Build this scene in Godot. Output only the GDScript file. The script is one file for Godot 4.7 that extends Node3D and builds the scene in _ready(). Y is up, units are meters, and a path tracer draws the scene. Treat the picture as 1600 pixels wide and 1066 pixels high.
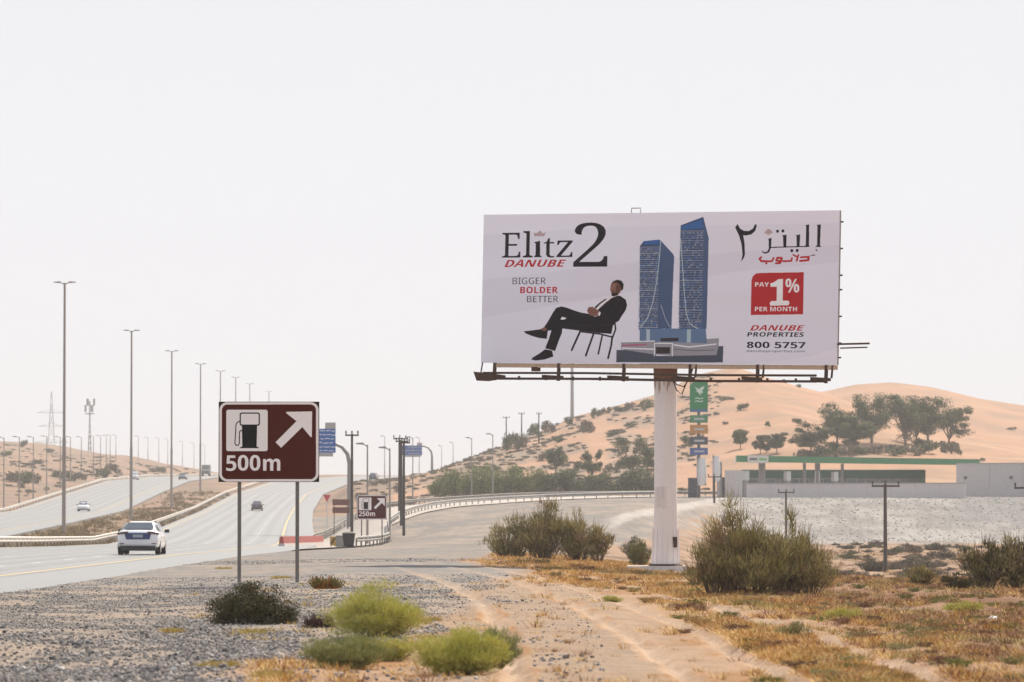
extends Node3D
# A desert highway: billboard and signs on the gravel verge, road, slip road, filling station and dunes beyond.
# Metres. x to the right, d = -z ahead of the camera, y up.

const EYE := 1.6
const BEARING := [-0.1667, -0.1111, -0.0833, -0.0556, -0.0417, -0.0278, -0.0139, 0.0000, 0.0278, 0.0417, 0.0556, 0.0833, 0.1111, 0.1667]
const RANGE := [10.0, 60.0, 100.0, 130.0, 160.0, 200.0, 250.0, 300.0, 350.0, 400.0, 450.0, 500.0, 560.0, 600.0, 650.0, 700.0, 800.0, 1000.0, 1200.0, 1500.0, 2200.0, 4600.0]
const LEVEL := [[0, 0, 0, 0, 0, 0, 0, 0, 0, 0, 0, 0, 0, 0],
	[0, 0, 0, 0, 0, 0, 0, 0, -0.02, -0.04, -0.05, -0.1, -0.1, -0.1],
	[-0.1, -0.1, -0.1, -0.05, 0, 0, 0, 0, -0.1, -0.12, -0.15, -0.2, -0.18, -0.1],
	[-0.1, -0.1, -0.1, -0.05, 0, 0, 0, 0, -0.15, -0.2, -0.25, -0.3, -0.3, -0.2],
	[-0.1, -0.1, -0.1, -0.08, -0.02, 0, 0, -0.05, -0.25, -0.4, -0.5, -0.75, -0.75, -0.6],
	[-0.1, -0.1, -0.12, -0.1, -0.08, -0.05, -0.05, -0.1, -0.6, -0.9, -1.2, -1.5, -1.5, -1.2],
	[-0.3, -0.3, -0.25, -0.3, -0.3, -0.2, -0.1, -0.15, -0.9, -1.4, -1.8, -2.1, -2.1, -2],
	[-0.5, -0.5, -0.5, -0.6, -0.6, -0.45, 0, 0.1, -0.6, -1.5, -2, -2.4, -2.4, -2.4],
	[-0.75, -0.75, -0.75, -0.85, -0.85, -0.6, 0.2, 0.5, 0, -1.2, -1.9, -2.3, -2.3, -2.3],
	[-0.9, -0.9, -0.9, -0.7, -0.5, -0.3, 0.6, 1, 1.2, -0.6, -1.7, -2, -2, -2],
	[-0.5, -0.5, -0.5, -0.4, 0.5, 1, 1.4, 1.7, 2, 0.4, -1.5, -1.7, -1.7, -1.7],
	[-0.2, -0.2, -0.2, -0.2, 0.8, 1.9, 2.35, 2.5, 2.8, 2, -1, -1.1, -1.2, -1.2],
	[0.4, 0.4, 0.4, 0.4, 1, 2.4, 2.9, 3.2, 3.5, 3.4, 3.3, 3.4, 3.4, 3.4],
	[0.7, 0.7, 0.7, 0.7, 1.2, 2.6, 3.2, 3.6, 3.9, 3.9, 3.9, 3.9, 3.9, 3.9],
	[1.2, 1.2, 1.2, 1.2, 1.4, 2.4, 3.4, 4, 4.2, 4.1, 4.1, 4.1, 4.1, 4.1],
	[1.8, 1.8, 1.8, 1.8, 1.8, 2.4, 3.8, 4.5, 4.8, 4.8, 4.8, 4.8, 4.8, 4.8],
	[3.5, 3.5, 3.5, 3.5, 3.5, 4, 5.5, 6, 6, 6, 6, 6, 6, 6],
	[8.5, 8.5, 8.5, 8.5, 8.5, 8.5, 9, 9, 9, 9, 9, 9, 9, 9],
	[11.5, 11.5, 11.5, 11.5, 11.5, 11.5, 11.5, 11.5, 11.5, 11.5, 11.5, 11.5, 11.5, 11.5],
	[13, 13, 13, 13, 13, 13, 13, 13, 13, 13, 13, 13, 13, 13],
	[11, 11, 11, 11, 11, 11, 11, 11, 11, 11, 11, 11, 11, 11],
	[5, 5, 5, 5, 5, 5, 5, 5, 5, 5, 5, 5, 5, 5]]
const RIDGE_A := [[-40.83, -26.25, -17.5, -8.75, 0, 7.29, 14.58, 23.33, 32.08, 37.92, 43.75, 51.04, 58.33, 65.62, 71.46, 80.21, 90.42, 116.67, 175], [8.45, 9.33, 10.79, 14.72, 18.37, 21, 24.2, 26.39, 28.87, 31.5, 33.98, 35.43, 32.95, 30.91, 29.45, 26.25, 22.75, 18.37, 14]]
const RIDGE_B := [[-93.75, 0, 46.88, 65.62, 80.62, 91.87, 99.38, 108.75, 118.12, 131.25, 150, 187.5, 262.5], [8.16, 10.04, 23.16, 32.54, 35.91, 37.79, 39.48, 40.04, 38.91, 35.54, 32.54, 28.79, 21.29]]
const RIDGE_L := [[-354.17, -208.33, -166.67, -154.17, -141.67, -125, -112.5, -95.83, -79.17, -50], [31.81, 27.64, 25.56, 24.73, 22.23, 20.14, 17.43, 15.14, 13.89, 12.64]]
const HIGHWAY := [[0, -29, -11, -0.1], [200, -29, -11, -0.1], [230, -29, -11, -0.17], [270, -30.2, -12, -0.3], [330, -32.5, -14, -0.62], [400, -35, -17, -0.9], [460, -37.6, -19.6, -0.6], [520, -40.4, -22.4, -0.1], [600, -44, -26, 0.7], [742, -50, -32, 2.3], [890, -54, -36.5, 5.6], [1010, -53, -35, 8.8], [1080, -47.5, -29.5, 10.2], [1150, -40, -22, 11.4], [1250, -27, -9, 12.4], [1400, -5, 13, 13.2], [1700, 50, 70, 12]]
const OPPOSITE := [[0, -60, -42, -0.1], [270, -61, -43, -0.3], [400, -66, -48, -0.9], [461, -69, -51, -0.6], [600, -75, -57, 0.7], [742, -80.5, -62.5, 2.3], [890, -86, -68, 5.8], [1000, -88, -70, 9], [1150, -90, -72, 11.2], [1400, -84, -66, 13.6], [1700, -60, -42, 13.5]]
const RAMP_L := [[-11, 230], [-14, 330], [-17, 400], [-18.3, 450], [-17.7, 500], [-15, 540], [-8, 590], [4.4, 630], [18, 650], [34, 664]]
const RAMP_R := [[-10.9, 230], [-11.2, 330], [-9.5, 362], [-11.3, 432], [-9, 475], [-5, 512], [4, 561], [14, 588], [20.5, 600], [30, 604]]
const RAIL_NEAR := [[-10.67, 316], [-10.19, 326], [-9.76, 338], [-9.58, 352], [-9.82, 370], [-10.67, 398], [-11.53, 428], [-11.17, 452], [-10.29, 472], [-8.73, 495], [-6.32, 517], [-2.98, 537], [3.92, 565], [12.19, 585], [20.87, 601]]
const RAIL_FAR := [[-17.9, 400], [-19.2, 450], [-18.6, 500], [-15.9, 540], [-8.9, 590], [3.5, 632], [18, 652], [34, 666]]
const MEDIAN_LAMPS := [[-44.82, 461, 24.84], [-50, 605, 25.8], [-55.2, 747, 28.16], [-60.2, 890, 30.77], [-65.23, 1030, 33.79], [-70.2, 1170, 36.54], [-74.03, 1300, 38.61], [-76, 1440, 40.2]]
const VERGE_LAMPS := [[-84.91, 770, 14.54], [-86.62, 810, 15.32], [-87.79, 845, 15.92], [-89.87, 890, 16.8], [-92.17, 940, 17.53], [-94.88, 990, 18.38], [-97.68, 1045, 19.31], [-100.83, 1110, 20.56], [-106.27, 1190, 22.09], [-110.95, 1260, 23.3], [-116.88, 1340, 24.86], [-122.08, 1420, 26.25], [-120.04, 1480, 26.88], [-121.7, 1540, 27.48], [-122.67, 1600, 28.27], [-124.04, 1660, 29.04], [-123.03, 1720, 29.07], [-123.56, 1790, 29.69], [-123.33, 1850, 29.61]]
const RAMP_LAMPS := [[-11.17, 356, 7.04], [-9.76, 368, 6.92], [-12.92, 600, 11.68], [-2.4, 575, 11.66], [-5.6, 640, 12.27], [-24.88, 900, 16.98], [-21.35, 1060, 19.41], [-17.11, 1120, 18.4], [-13.54, 1060, 18.24]]
const POLES := [[-12.92, 372, 8.16, 0.55, 0.13, 0], [-9.2, 392, 7.86, 0.5, 0.13, 0.3], [-10.33, 430, 8.59, 0.6, 0.14, 0.3], [-11.49, 470, 9.5, 0.7, 0.14, 0.3], [25.91, 320, 3.73, 0.98, 0.15, 0.1], [27.94, 470, 4.02, 0.85, 0.14, 0.1], [23.92, 545, 6.22, 0.8, 0.14, 0.1], [35.26, 315, 3.57, 0.98, 0.15, 0.1], [-1.23, 985, 22.53, 0.75, 0.16, 0], [2, 960, 22.8, 0.65, 0.16, 0], [5.42, 930, 22.14, 0.5, 0.16, 0]]
var taken := {}
var mats := {}
var rng := RandomNumberGenerator.new()
var n_big := FastNoiseLite.new()
var n_mid := FastNoiseLite.new()
var n_small := FastNoiseLite.new()

class MB:
	var v := PackedVector3Array()
	var c := PackedColorArray()
	var uv := PackedVector2Array()
	var ix := PackedInt32Array()
	var tint := Color(0, 0, 0, 0)
	func vert(p: Vector3) -> int:
		v.append(p)
		if tint.a > 0.0:
			c.append(tint)
		return v.size() - 1
	func tri(a: int, b: int, e: int) -> void:
		ix.append(a); ix.append(b); ix.append(e)
	func quad(a: Vector3, b: Vector3, e: Vector3, f: Vector3) -> void:
		var k := vert(a); vert(b); vert(e); vert(f)
		tri(k, k + 1, k + 2); tri(k, k + 2, k + 3)
	func box(o: Vector3, s: Vector3, m := Basis()) -> void:
		var k := v.size()
		for i in 8:
			vert(o + m * (Vector3((i & 1) - 0.5, ((i >> 1) & 1) - 0.5, ((i >> 2) & 1) - 0.5) * s))
		for q: Array in [[0, 1, 3, 2], [4, 6, 7, 5], [0, 4, 5, 1], [2, 3, 7, 6], [0, 2, 6, 4], [1, 5, 7, 3]]:
			tri(k + q[0], k + q[1], k + q[2]); tri(k + q[0], k + q[2], k + q[3])
	func bar(a: Vector3, b: Vector3, w: float, h: float) -> void:
		var z := (b - a).normalized()
		var x := Vector3.UP.cross(z) if absf(z.y) < 0.99 else Vector3.RIGHT
		x = x.normalized()
		box((a + b) / 2.0, Vector3(w, h, a.distance_to(b)), Basis(x, z.cross(x), z))
	func loft(rings: Array, closed := true, caps := true) -> void:
		var k := v.size()
		var n: int = rings[0].size()
		for r in rings:
			for p in r:
				vert(p)
		for j in rings.size() - 1:
			for i in (n if closed else n - 1):
				var a := k + j * n + i
				var b := k + j * n + (i + 1) % n
				tri(a, b, b + n); tri(a, b + n, a + n)
		if caps:
			for j in [0, rings.size() - 1]:
				var mid := Vector3.ZERO
				for p in rings[j]:
					mid += p / n
				var m := vert(mid)
				for i in n:
					var a: int = k + j * n + i
					var b: int = k + j * n + (i + 1) % n
					if j: tri(a, b, m)
					else: tri(b, a, m)
	func tube(pts: Array, radii: Array, n := 8, caps := true) -> void:
		var rings := []
		var x := Vector3.ZERO
		for i in pts.size():
			var t: Vector3 = (pts[mini(i + 1, pts.size() - 1)] - pts[maxi(i - 1, 0)]).normalized()
			if i == 0:
				x = (Vector3.RIGHT if absf(t.x) < 0.8 else Vector3.FORWARD)
			x = (x - t * x.dot(t)).normalized()
			var y := t.cross(x)
			var r: float = radii[mini(i, radii.size() - 1)]
			var ring := []
			for k in n:
				var a := TAU * k / n
				ring.append(pts[i] + (x * cos(a) + y * sin(a)) * r)
			rings.append(ring)
		loft(rings, true, caps)
	func ribbon(a: Vector3, b: Vector3, wa: float, wb: float, side: Vector3) -> void:
		quad(a - side * wa, a + side * wa, b + side * wb, b - side * wb)
	func mesh(smooth := false) -> ArrayMesh:
		var arr := []
		arr.resize(Mesh.ARRAY_MAX)
		arr[Mesh.ARRAY_VERTEX] = v
		if c.size() == v.size() and c.size() > 0:
			arr[Mesh.ARRAY_COLOR] = c
		if uv.size() == v.size() and uv.size() > 0:
			arr[Mesh.ARRAY_TEX_UV] = uv
		if smooth:
			var nn := PackedVector3Array()
			nn.resize(v.size())
			for i in range(0, ix.size(), 3):
				var fn := (v[ix[i + 2]] - v[ix[i]]).cross(v[ix[i + 1]] - v[ix[i]])
				for q in 3:
					nn[ix[i + q]] += fn
			for i in nn.size():
				nn[i] = nn[i].normalized() if nn[i].length() > 1e-12 else Vector3.UP
			arr[Mesh.ARRAY_NORMAL] = nn
		arr[Mesh.ARRAY_INDEX] = ix
		var m := ArrayMesh.new()
		m.add_surface_from_arrays(Mesh.PRIMITIVE_TRIANGLES, arr)
		return m

class Canvas:
	# flat print: polygons, strokes and lettering drawn into an image, in centimetres of the printed sheet
	var im: Image
	var k := 1.0
	func _init(w_cm: float, h_cm: float, px_per_cm: float, ground: Color) -> void:
		k = px_per_cm
		im = Image.create(int(w_cm * k), int(h_cm * k), false, Image.FORMAT_RGB8)
		im.fill(ground)
	func fill(q: PackedVector2Array, col: Color) -> void:
		var y0 := 1e9
		var y1 := -1e9
		for p in q:
			y0 = minf(y0, p.y)
			y1 = maxf(y1, p.y)
		for y in range(maxi(0, int(floor(y0))), mini(im.get_height() - 1, int(ceil(y1))) + 1):
			var yc := y + 0.5
			var xs := []
			for i in q.size():
				var a := q[i]
				var b := q[(i + 1) % q.size()]
				if (a.y <= yc) != (b.y <= yc):
					xs.append(a.x + (yc - a.y) / (b.y - a.y) * (b.x - a.x))
			xs.sort()
			for i in range(0, xs.size() - 1, 2):
				var x0 := maxi(0, int(round(xs[i])))
				var x1 := mini(im.get_width(), int(round(xs[i + 1])))
				if x1 > x0:
					im.fill_rect(Rect2i(x0, y, x1 - x0, 1), col)
	func poly(flat: Array, col: Color) -> void:
		var q := PackedVector2Array()
		for i in range(0, flat.size(), 2):
			q.append(Vector2(flat[i], flat[i + 1]) * k)
		fill(q, col)
	func bar(x: float, y: float, w: float, h: float, col: Color) -> void:
		poly([x, y, x + w, y, x + w, y + h, x, y + h], col)
	func disc(o: Vector2, r: float, col: Color) -> void:
		var q := PackedVector2Array()
		for i in 20:
			q.append((o + Vector2.from_angle(TAU * i / 20) * r) * k)
		fill(q, col)
	func stroke(flat: Array, w: float, col: Color) -> void:
		for i in range(0, flat.size() - 2, 2):
			var a := Vector2(flat[i], flat[i + 1])
			var b := Vector2(flat[i + 2], flat[i + 3])
			var s := (b - a).normalized().orthogonal() * w / 2.0
			fill(PackedVector2Array([(a + s) * k, (b + s) * k, (b - s) * k, (a - s) * k]), col)
			disc(a, w / 2.0, col)
			disc(b, w / 2.0, col)
	func round_rect(r: Rect2, rad: float, col: Color) -> void:
		var q := PackedVector2Array()
		for i in 32:
			var a := TAU * i / 32
			var o := r.get_center() + Vector2(signf(cos(a + 0.01)) * (r.size.x / 2 - rad), signf(sin(a + 0.01)) * (r.size.y / 2 - rad))
			q.append((o + Vector2.from_angle(a) * rad) * k)
		fill(q, col)
	func text(s: String, font: Font, r: Rect2, col: Color, skew := 0.0) -> void:
		var t := TextMesh.new()
		t.font = font
		t.font_size = 64
		t.depth = 0.0
		t.pixel_size = 0.01
		t.curve_step = 1.0
		t.text = s
		var arr := t.get_mesh_arrays()
		var v: PackedVector3Array = arr[Mesh.ARRAY_VERTEX]
		var ix: PackedInt32Array = arr[Mesh.ARRAY_INDEX]
		var lo := Vector2(1e9, 1e9)
		var hi := -lo
		var pts := PackedVector2Array()
		for p in v:
			var q := Vector2(p.x + p.y * skew, -p.y)
			pts.append(q)
			lo = lo.min(q)
			hi = hi.max(q)
		var n := ix.size() if ix.size() else v.size()
		for i in range(0, n, 3):
			var tri := PackedVector2Array()
			for j in 3:
				var p: Vector2 = pts[ix[i + j] if ix.size() else i + j]
				tri.append((r.position + (p - lo) / (hi - lo) * r.size) * k)
			fill(tri, col)
	func texture() -> ImageTexture:
		return ImageTexture.create_from_image(im)

func lin(r: float, g: float, b: float) -> Color:
	return Color(r, g, b).linear_to_srgb()

func mat(key: String, col: Color, rough := 0.8, metal := 0.0) -> StandardMaterial3D:
	if mats.has(key):
		return mats[key]
	var m := StandardMaterial3D.new()
	m.resource_name = key
	m.albedo_color = col
	m.roughness = rough
	m.metallic = metal
	m.cull_mode = BaseMaterial3D.CULL_DISABLED
	mats[key] = m
	return m

func leaf_mat(key: String) -> StandardMaterial3D:
	var m := mat(key, Color.WHITE, 0.75)
	m.vertex_color_use_as_albedo = true
	m.backlight_enabled = true
	m.backlight = Color(0.3, 0.3, 0.3)
	m.metallic_specular = 0.25
	return m

func noise_tex(seed_: int, freq: float, lo: float, hi: float, octaves := 4, size := 512, kind := FastNoiseLite.TYPE_SIMPLEX_SMOOTH) -> NoiseTexture2D:
	var n := FastNoiseLite.new()
	n.seed = seed_
	n.noise_type = kind
	n.frequency = freq
	n.fractal_octaves = octaves
	var t := NoiseTexture2D.new()
	t.width = size
	t.height = size
	t.seamless = true
	t.noise = n
	var g := Gradient.new()
	g.set_color(0, lin(lo, lo, lo))
	g.set_color(1, lin(hi, hi, hi))
	t.color_ramp = g
	return t

func grained(key: String, col: Color, rough: float, scale_: float, lo := 0.75, freq := 0.02) -> StandardMaterial3D:
	# a plain coat with worn, mottled grain
	var m := mat(key, col, rough)
	if m.albedo_texture == null:
		m.albedo_texture = noise_tex(key.hash() % 1000, freq, lo, 1.0)
		m.uv1_triplanar = true
		m.uv1_scale = Vector3.ONE * scale_
	return m

const ORDINAL := ["first", "second", "third", "fourth", "fifth", "sixth", "seventh", "eighth", "ninth", "tenth", "eleventh", "twelfth", "thirteenth", "fourteenth", "fifteenth", "sixteenth", "seventeenth", "eighteenth", "nineteenth", "twentieth", "twenty-first", "twenty-second", "twenty-third", "twenty-fourth", "twenty-fifth", "twenty-sixth", "twenty-seventh", "twenty-eighth", "twenty-ninth", "thirtieth"]

func numbered(n: String) -> String:
	var k: int = taken.get(n, -1) + 1
	taken[n] = k
	return n if k == 0 else "%s_%03d" % [n, k]

func tag(o: Node3D, label: String, category: String, group := "", kind := "") -> Node3D:
	if label: o.set_meta("label", label)
	if category: o.set_meta("category", category)
	if group: o.set_meta("group", group)
	if kind: o.set_meta("kind", kind)
	return o

func thing(n: String, at: Vector3, label: String, category: String, group := "", turn := 0.0) -> Node3D:
	var o := Node3D.new()
	o.name = numbered(n)
	add_child(o)
	o.position = at
	o.rotation.y = turn
	return tag(o, label, category, group)

func part(parent: Node, n: String, m: Mesh, material: Material, at := Vector3.ZERO) -> MeshInstance3D:
	var o := MeshInstance3D.new()
	o.name = numbered(n) if parent == self else n
	o.mesh = m
	o.material_override = material
	parent.add_child(o, true)
	o.position = at
	return o

func bx(parent: Node, n: String, o: Vector3, s: Vector3, m: Material, b := Basis()) -> MeshInstance3D:
	var g := MB.new()
	g.box(o, s, b)
	return part(parent, n, g.mesh(), m)

func tb(parent: Node, n: String, pts: Array, radii: Array, m: Material, sides := 8) -> MeshInstance3D:
	var g := MB.new()
	g.tube(pts, radii, sides)
	return part(parent, n, g.mesh(true), m)

# ---------------------------------------------------------------- terrain
func interp(xs: Array, ys: Array, x: float) -> float:
	if x <= xs[0]: return ys[0]
	var n := xs.size()
	if x >= xs[n - 1]: return ys[n - 1]
	var i := xs.bsearch(x, false) - 1
	return lerpf(ys[i], ys[i + 1], (x - xs[i]) / (xs[i + 1] - xs[i]))

func cr(a: float, b: float, e: float, f: float, t: float) -> float:
	return b + 0.5 * t * (e - a + t * (2 * a - 5 * b + 4 * e - f + t * (3 * (b - e) + f - a)))

func lattice(u: float, d: float) -> float:
	var nc := BEARING.size()
	var nr := RANGE.size()
	var uu := clampf(u, BEARING[0], BEARING[nc - 1] - 1e-6)
	var dd := clampf(d, RANGE[0], RANGE[nr - 1] - 1e-3)
	var i: int = BEARING.bsearch(uu, false) - 1
	var j: int = RANGE.bsearch(dd, false) - 1
	var s: float = (uu - BEARING[i]) / (BEARING[i + 1] - BEARING[i])
	var t: float = (dd - RANGE[j]) / (RANGE[j + 1] - RANGE[j])
	var r := [0.0, 0.0, 0.0, 0.0]
	var i0 := maxi(i - 1, 0)
	var i3 := mini(i + 2, nc - 1)
	for q in 4:
		var row: Array = LEVEL[clampi(j - 1 + q, 0, nr - 1)]
		r[q] = cr(row[i0], row[i], row[i + 1], row[i3], s)
	return cr(r[0], r[1], r[2], r[3], t)

func road(tab: Array, d: float) -> Vector3:
	# left edge, right edge, height at that distance
	var n := tab.size()
	if d <= tab[0][0]: return Vector3(tab[0][1], tab[0][2], tab[0][3])
	for i in n - 1:
		if d <= tab[i + 1][0]:
			var t: float = (d - tab[i][0]) / (tab[i + 1][0] - tab[i][0])
			return Vector3(lerpf(tab[i][1], tab[i + 1][1], t), lerpf(tab[i][2], tab[i + 1][2], t), lerpf(tab[i][3], tab[i + 1][3], t))
	return Vector3(tab[n - 1][1], tab[n - 1][2], tab[n - 1][3])

var row_d := -1.0
var row_a := Vector3.ZERO
var row_b := Vector3.ZERO

func ground(x: float, d: float) -> float:
	var b := lattice(x / maxf(d, 10.0), d)
	var h := b
	if d > 690.0:
		var ha := interp(RIDGE_A[0], RIDGE_A[1], x)
		var f := pow((d - 690.0) / 360.0, 1.1) if d < 1050.0 else 1.0 - smoothstep(1050.0, 1600.0, d)
		var drift := n_big.get_noise_2d(x * 0.9, d * 0.35) * 2.2 + n_mid.get_noise_2d(x * 1.6, d * 0.7) * 0.8
		h = maxf(h, b + (ha - b) * f + drift * smoothstep(690.0, 800.0, d) * (1.0 - smoothstep(930.0, 1040.0, d)))
		if d > 950.0:
			var hb := interp(RIDGE_B[0], RIDGE_B[1], x)
			f = smoothstep(950.0, 1350.0, d) if d < 1350.0 else 1.0 - smoothstep(1350.0, 2000.0, d)
			h = maxf(h, b + (hb - b) * f)
		if x < -20.0:
			var hl := interp(RIDGE_L[0], RIDGE_L[1], x)
			f = pow(maxf(0.0, (d - 820.0) / 680.0), 1.1) if d < 1500.0 else 1.0 - smoothstep(1500.0, 2300.0, d)
			h = maxf(h, b + (hl - b) * f * smoothstep(-20.0, -60.0, x) + drift * 0.6 * smoothstep(820.0, 1000.0, d))
		h += 3.0 * exp(-pow((x - 62.0) / 20.0, 2.0) - pow((d - 800.0) / 45.0, 2.0))
	elif d > 40.0 and d < 330.0:
		h += n_small.get_noise_2d(x * 2.2, d * 0.8) * lerpf(lerpf(0.04, 0.004, smoothstep(60.0, 110.0, d)), 0.14, smoothstep(0.5, 4.0, x - d * 0.012))
	if d < 1700.0:
		if d != row_d:
			row_d = d
			row_a = road(HIGHWAY, d)
			row_b = road(OPPOSITE, d)
		var y := row_a.z - 0.3
		var y2 := row_b.z - 0.3
		if x > row_a.x:
			var far := smoothstep(300.0, 430.0, d)
			h = lerpf(y, h, smoothstep(lerpf(-1.1, 0.0, far), lerpf(-0.15, 7.0, far), x - row_a.y))
		elif x < row_b.y:
			h = lerpf(y2, h, smoothstep(0.0, 22.0, row_b.x - x))
		else:
			var t := (row_a.x - x) / (row_a.x - row_b.y)
			h = lerpf(y, y2, t) + 0.55 * sin(PI * clampf(t, 0.0, 1.0))
	return h

func on(x: float, d: float, up := 0.0) -> Vector3:
	return Vector3(x, ground(x, d) + up, -d)

func rut(x: float, d: float) -> float:
	# how deep inside one of the two wheel tracks that curve over the sand
	if d > 150.0 or d < 20.0: return 0.0
	var cx := interp([20.0, 44.0, 62.0, 85.0, 110.0, 131.0, 150.0], [1.2, 0.9, 0.75, 0.3, -0.7, -2.1, -3.4], d)
	var best := 0.0
	for o in [-0.85, 0.85, 1.9, 3.4]:
		best = maxf(best, 1.0 - absf(x - cx - o + n_small.get_noise_2d(d * 3.0, o * 50.0) * 0.12) / 0.22)
	return best * (1.0 - smoothstep(105.0, 150.0, d))

func gravel_edge(d: float) -> float:
	return interp([20.0, 44.0, 60.0, 80.0, 100.0, 125.0, 160.0, 200.0, 250.0, 300.0, 360.0, 420.0, 520.0, 640.0], [-2.9, -2.6, -2.0, -1.2, -0.4, 0.1, -1.3, -1.0, 2.5, 6.5, 11.5, 16.0, 23.0, 30.0], d)

func soil(x: float, d: float) -> Color:
	var p1 := n_mid.get_noise_2d(x * 6.0, d * 2.2)
	var p2 := n_small.get_noise_2d(x * 4.0, d * 1.5)
	var sand := Color(0.43, 0.275, 0.17)
	if d > 680.0:
		var dune := Color(0.48, 0.285, 0.185)
		var s := n_mid.get_noise_2d(x * 1.5, d * 1.2)
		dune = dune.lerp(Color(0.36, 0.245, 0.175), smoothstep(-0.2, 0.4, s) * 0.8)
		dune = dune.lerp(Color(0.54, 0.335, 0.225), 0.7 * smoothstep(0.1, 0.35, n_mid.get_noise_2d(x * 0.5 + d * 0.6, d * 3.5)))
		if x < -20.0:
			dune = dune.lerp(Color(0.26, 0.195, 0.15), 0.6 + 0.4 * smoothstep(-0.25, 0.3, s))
		else:
			# scrubby, stony part of the slope with a bare sand chute through it
			var u := x / d
			var chute := smoothstep(0.0016, 0.003, absf(u - 0.0185 - 0.0016 * s))
			dune = dune.lerp(Color(0.29, 0.225, 0.175), smoothstep(-0.3, 0.1, s + 0.5 * p1) * 0.85 * chute * (1.0 - smoothstep(0.026, 0.05, u)))
		return dune
	if x < row_a.x + 2.0 and d > 200.0:
		return Color(0.3, 0.2, 0.125).lerp(Color(0.22, 0.16, 0.11), smoothstep(-0.3, 0.3, p1))
	var e := gravel_edge(d) + p1 * (1.2 + d * 0.006)
	var g := Color(0.235, 0.215, 0.2).lerp(Color(0.37, 0.295, 0.24), smoothstep(-0.15, 0.45, p2 + p1 * 0.5))
	g = g.lerp(Color(0.265, 0.25, 0.24).lerp(Color(0.33, 0.28, 0.245), smoothstep(-0.2, 0.35, p1 + p2)), smoothstep(90.0, 125.0, d))
	if d > 230.0:
		g = Color(0.27, 0.245, 0.228).lerp(Color(0.37, 0.31, 0.265), smoothstep(-0.25, 0.35, p1 + 0.5 * n_mid.get_noise_2d(x * 1.5, d * 0.5)))
	var w := smoothstep(-0.5, 0.9, x - e)
	var right := sand.lerp(Color(0.37, 0.185, 0.07), smoothstep(-0.15, 0.25, p1 + 0.6 * p2))
	var brown := smoothstep(1.5, 6.5, x - d * 0.022) * (1.0 - smoothstep(140.0, 220.0, d))
	right = right.lerp(Color(0.2, 0.095, 0.052), brown * (0.65 + 0.5 * p2))
	if d > 150.0:
		right = right.lerp(Color(0.41, 0.275, 0.19).lerp(Color(0.23, 0.155, 0.105), smoothstep(-0.1, 0.3, p1 + 0.5 * p2)), smoothstep(150.0, 230.0, d))
	if d > 480.0 and x > 20.0:
		var st := n_mid.get_noise_2d(x * 3.0, d * 3.0)
		right = right.lerp(Color(0.41, 0.38, 0.355).lerp(Color(0.27, 0.25, 0.235), smoothstep(-0.25, 0.3, st + 0.6 * p1) * 0.8).lerp(Color(0.27, 0.26, 0.255), 0.8 * smoothstep(0.093, 0.097, x / d + 0.004 * st) * smoothstep(520.0, 526.0, d + 10.0 * p1)), smoothstep(486.0 + 8.0 * st, 500.0 + 8.0 * st, d))
	var out := g.lerp(right, w)
	if d > 330.0 and d < 600.0 and x > 6.0:
		var c := 390.0 + (x / d - 0.022) * 7700.0
		out = out.lerp(Color(0.5, 0.455, 0.42), (1.0 - smoothstep(16.0, 26.0, absf(d - c) + p1 * 12.0)) * smoothstep(0.019, 0.024, x / d) * (1.0 - smoothstep(0.046, 0.05, x / d)))
	var r := rut(x, d)
	if r > 0.0:
		out = out.lerp(Color(0.52, 0.385, 0.285), minf(1.0, r * 1.6) * 0.8)
	elif d < 110.0 and x > -1.6 and x < 3.0:
		out = out.lerp(Color(0.36, 0.275, 0.21), 0.75 * (1.0 - smoothstep(1.2, 3.0, x)) * smoothstep(-1.6, -0.5, x))
	return out * (0.92 + 0.22 * n_small.get_noise_2d(x * 14.0, d * 9.0))

func build_ground() -> void:
	var g := MB.new()
	var ds := [4.0, 12.0, 22.0, 32.0]
	var d := 40.0
	while d < 4600.0:
		ds.append(d)
		d *= 1.0092 if d < 1700.0 else 1.04
	var nc := 360
	for dd in ds:
		row_d = -1.0
		for i in nc + 1:
			var s := 2.0 * i / nc - 1.0
			var x: float = s * (0.62 + 0.38 * s * s) * (14.0 + 0.21 * dd)
			var h := ground(x, dd)
			var rd := rut(x, dd)
			h += -0.08 * clampf(rd * 2.0 - 0.7, 0.0, 1.0) + 0.03 * clampf(1.0 - absf(rd - 0.15) / 0.15, 0.0, 1.0)
			g.v.append(Vector3(x, h, -dd))
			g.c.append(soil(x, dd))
	for j in ds.size() - 1:
		for i in nc:
			var a := j * (nc + 1) + i
			g.tri(a, a + nc + 1, a + 1)
			g.tri(a + 1, a + nc + 1, a + nc + 2)
	var m := mat("soil", Color.WHITE, 0.95)
	m.vertex_color_use_as_albedo = true
	m.metallic_specular = 0.2
	m.albedo_texture = noise_tex(11, 0.09, 0.62, 1.0, 5, 1024)
	m.uv1_triplanar = true
	m.uv1_world_triplanar = true
	m.uv1_scale = Vector3.ONE * 0.31
	m.heightmap_enabled = true
	m.heightmap_texture = noise_tex(12, 0.06, 0.0, 1.0, 4, 512)
	m.heightmap_scale = 4.0
	tag(part(self, "ground", g.mesh(true), m), "gravel verge, sandy scrub ground and peach dunes", "", "", "structure")
	var f := MB.new()
	f.quad(Vector3(-6000, -5, 3000), Vector3(6000, -5, 3000), Vector3(6000, -5, -6000), Vector3(-6000, -5, -6000))
	tag(part(self, "desert_plain", f.mesh(), grained("plain_sand", lin(0.42, 0.28, 0.19), 0.95, 0.05)), "flat sandy desert plain all around", "", "", "structure")

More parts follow.
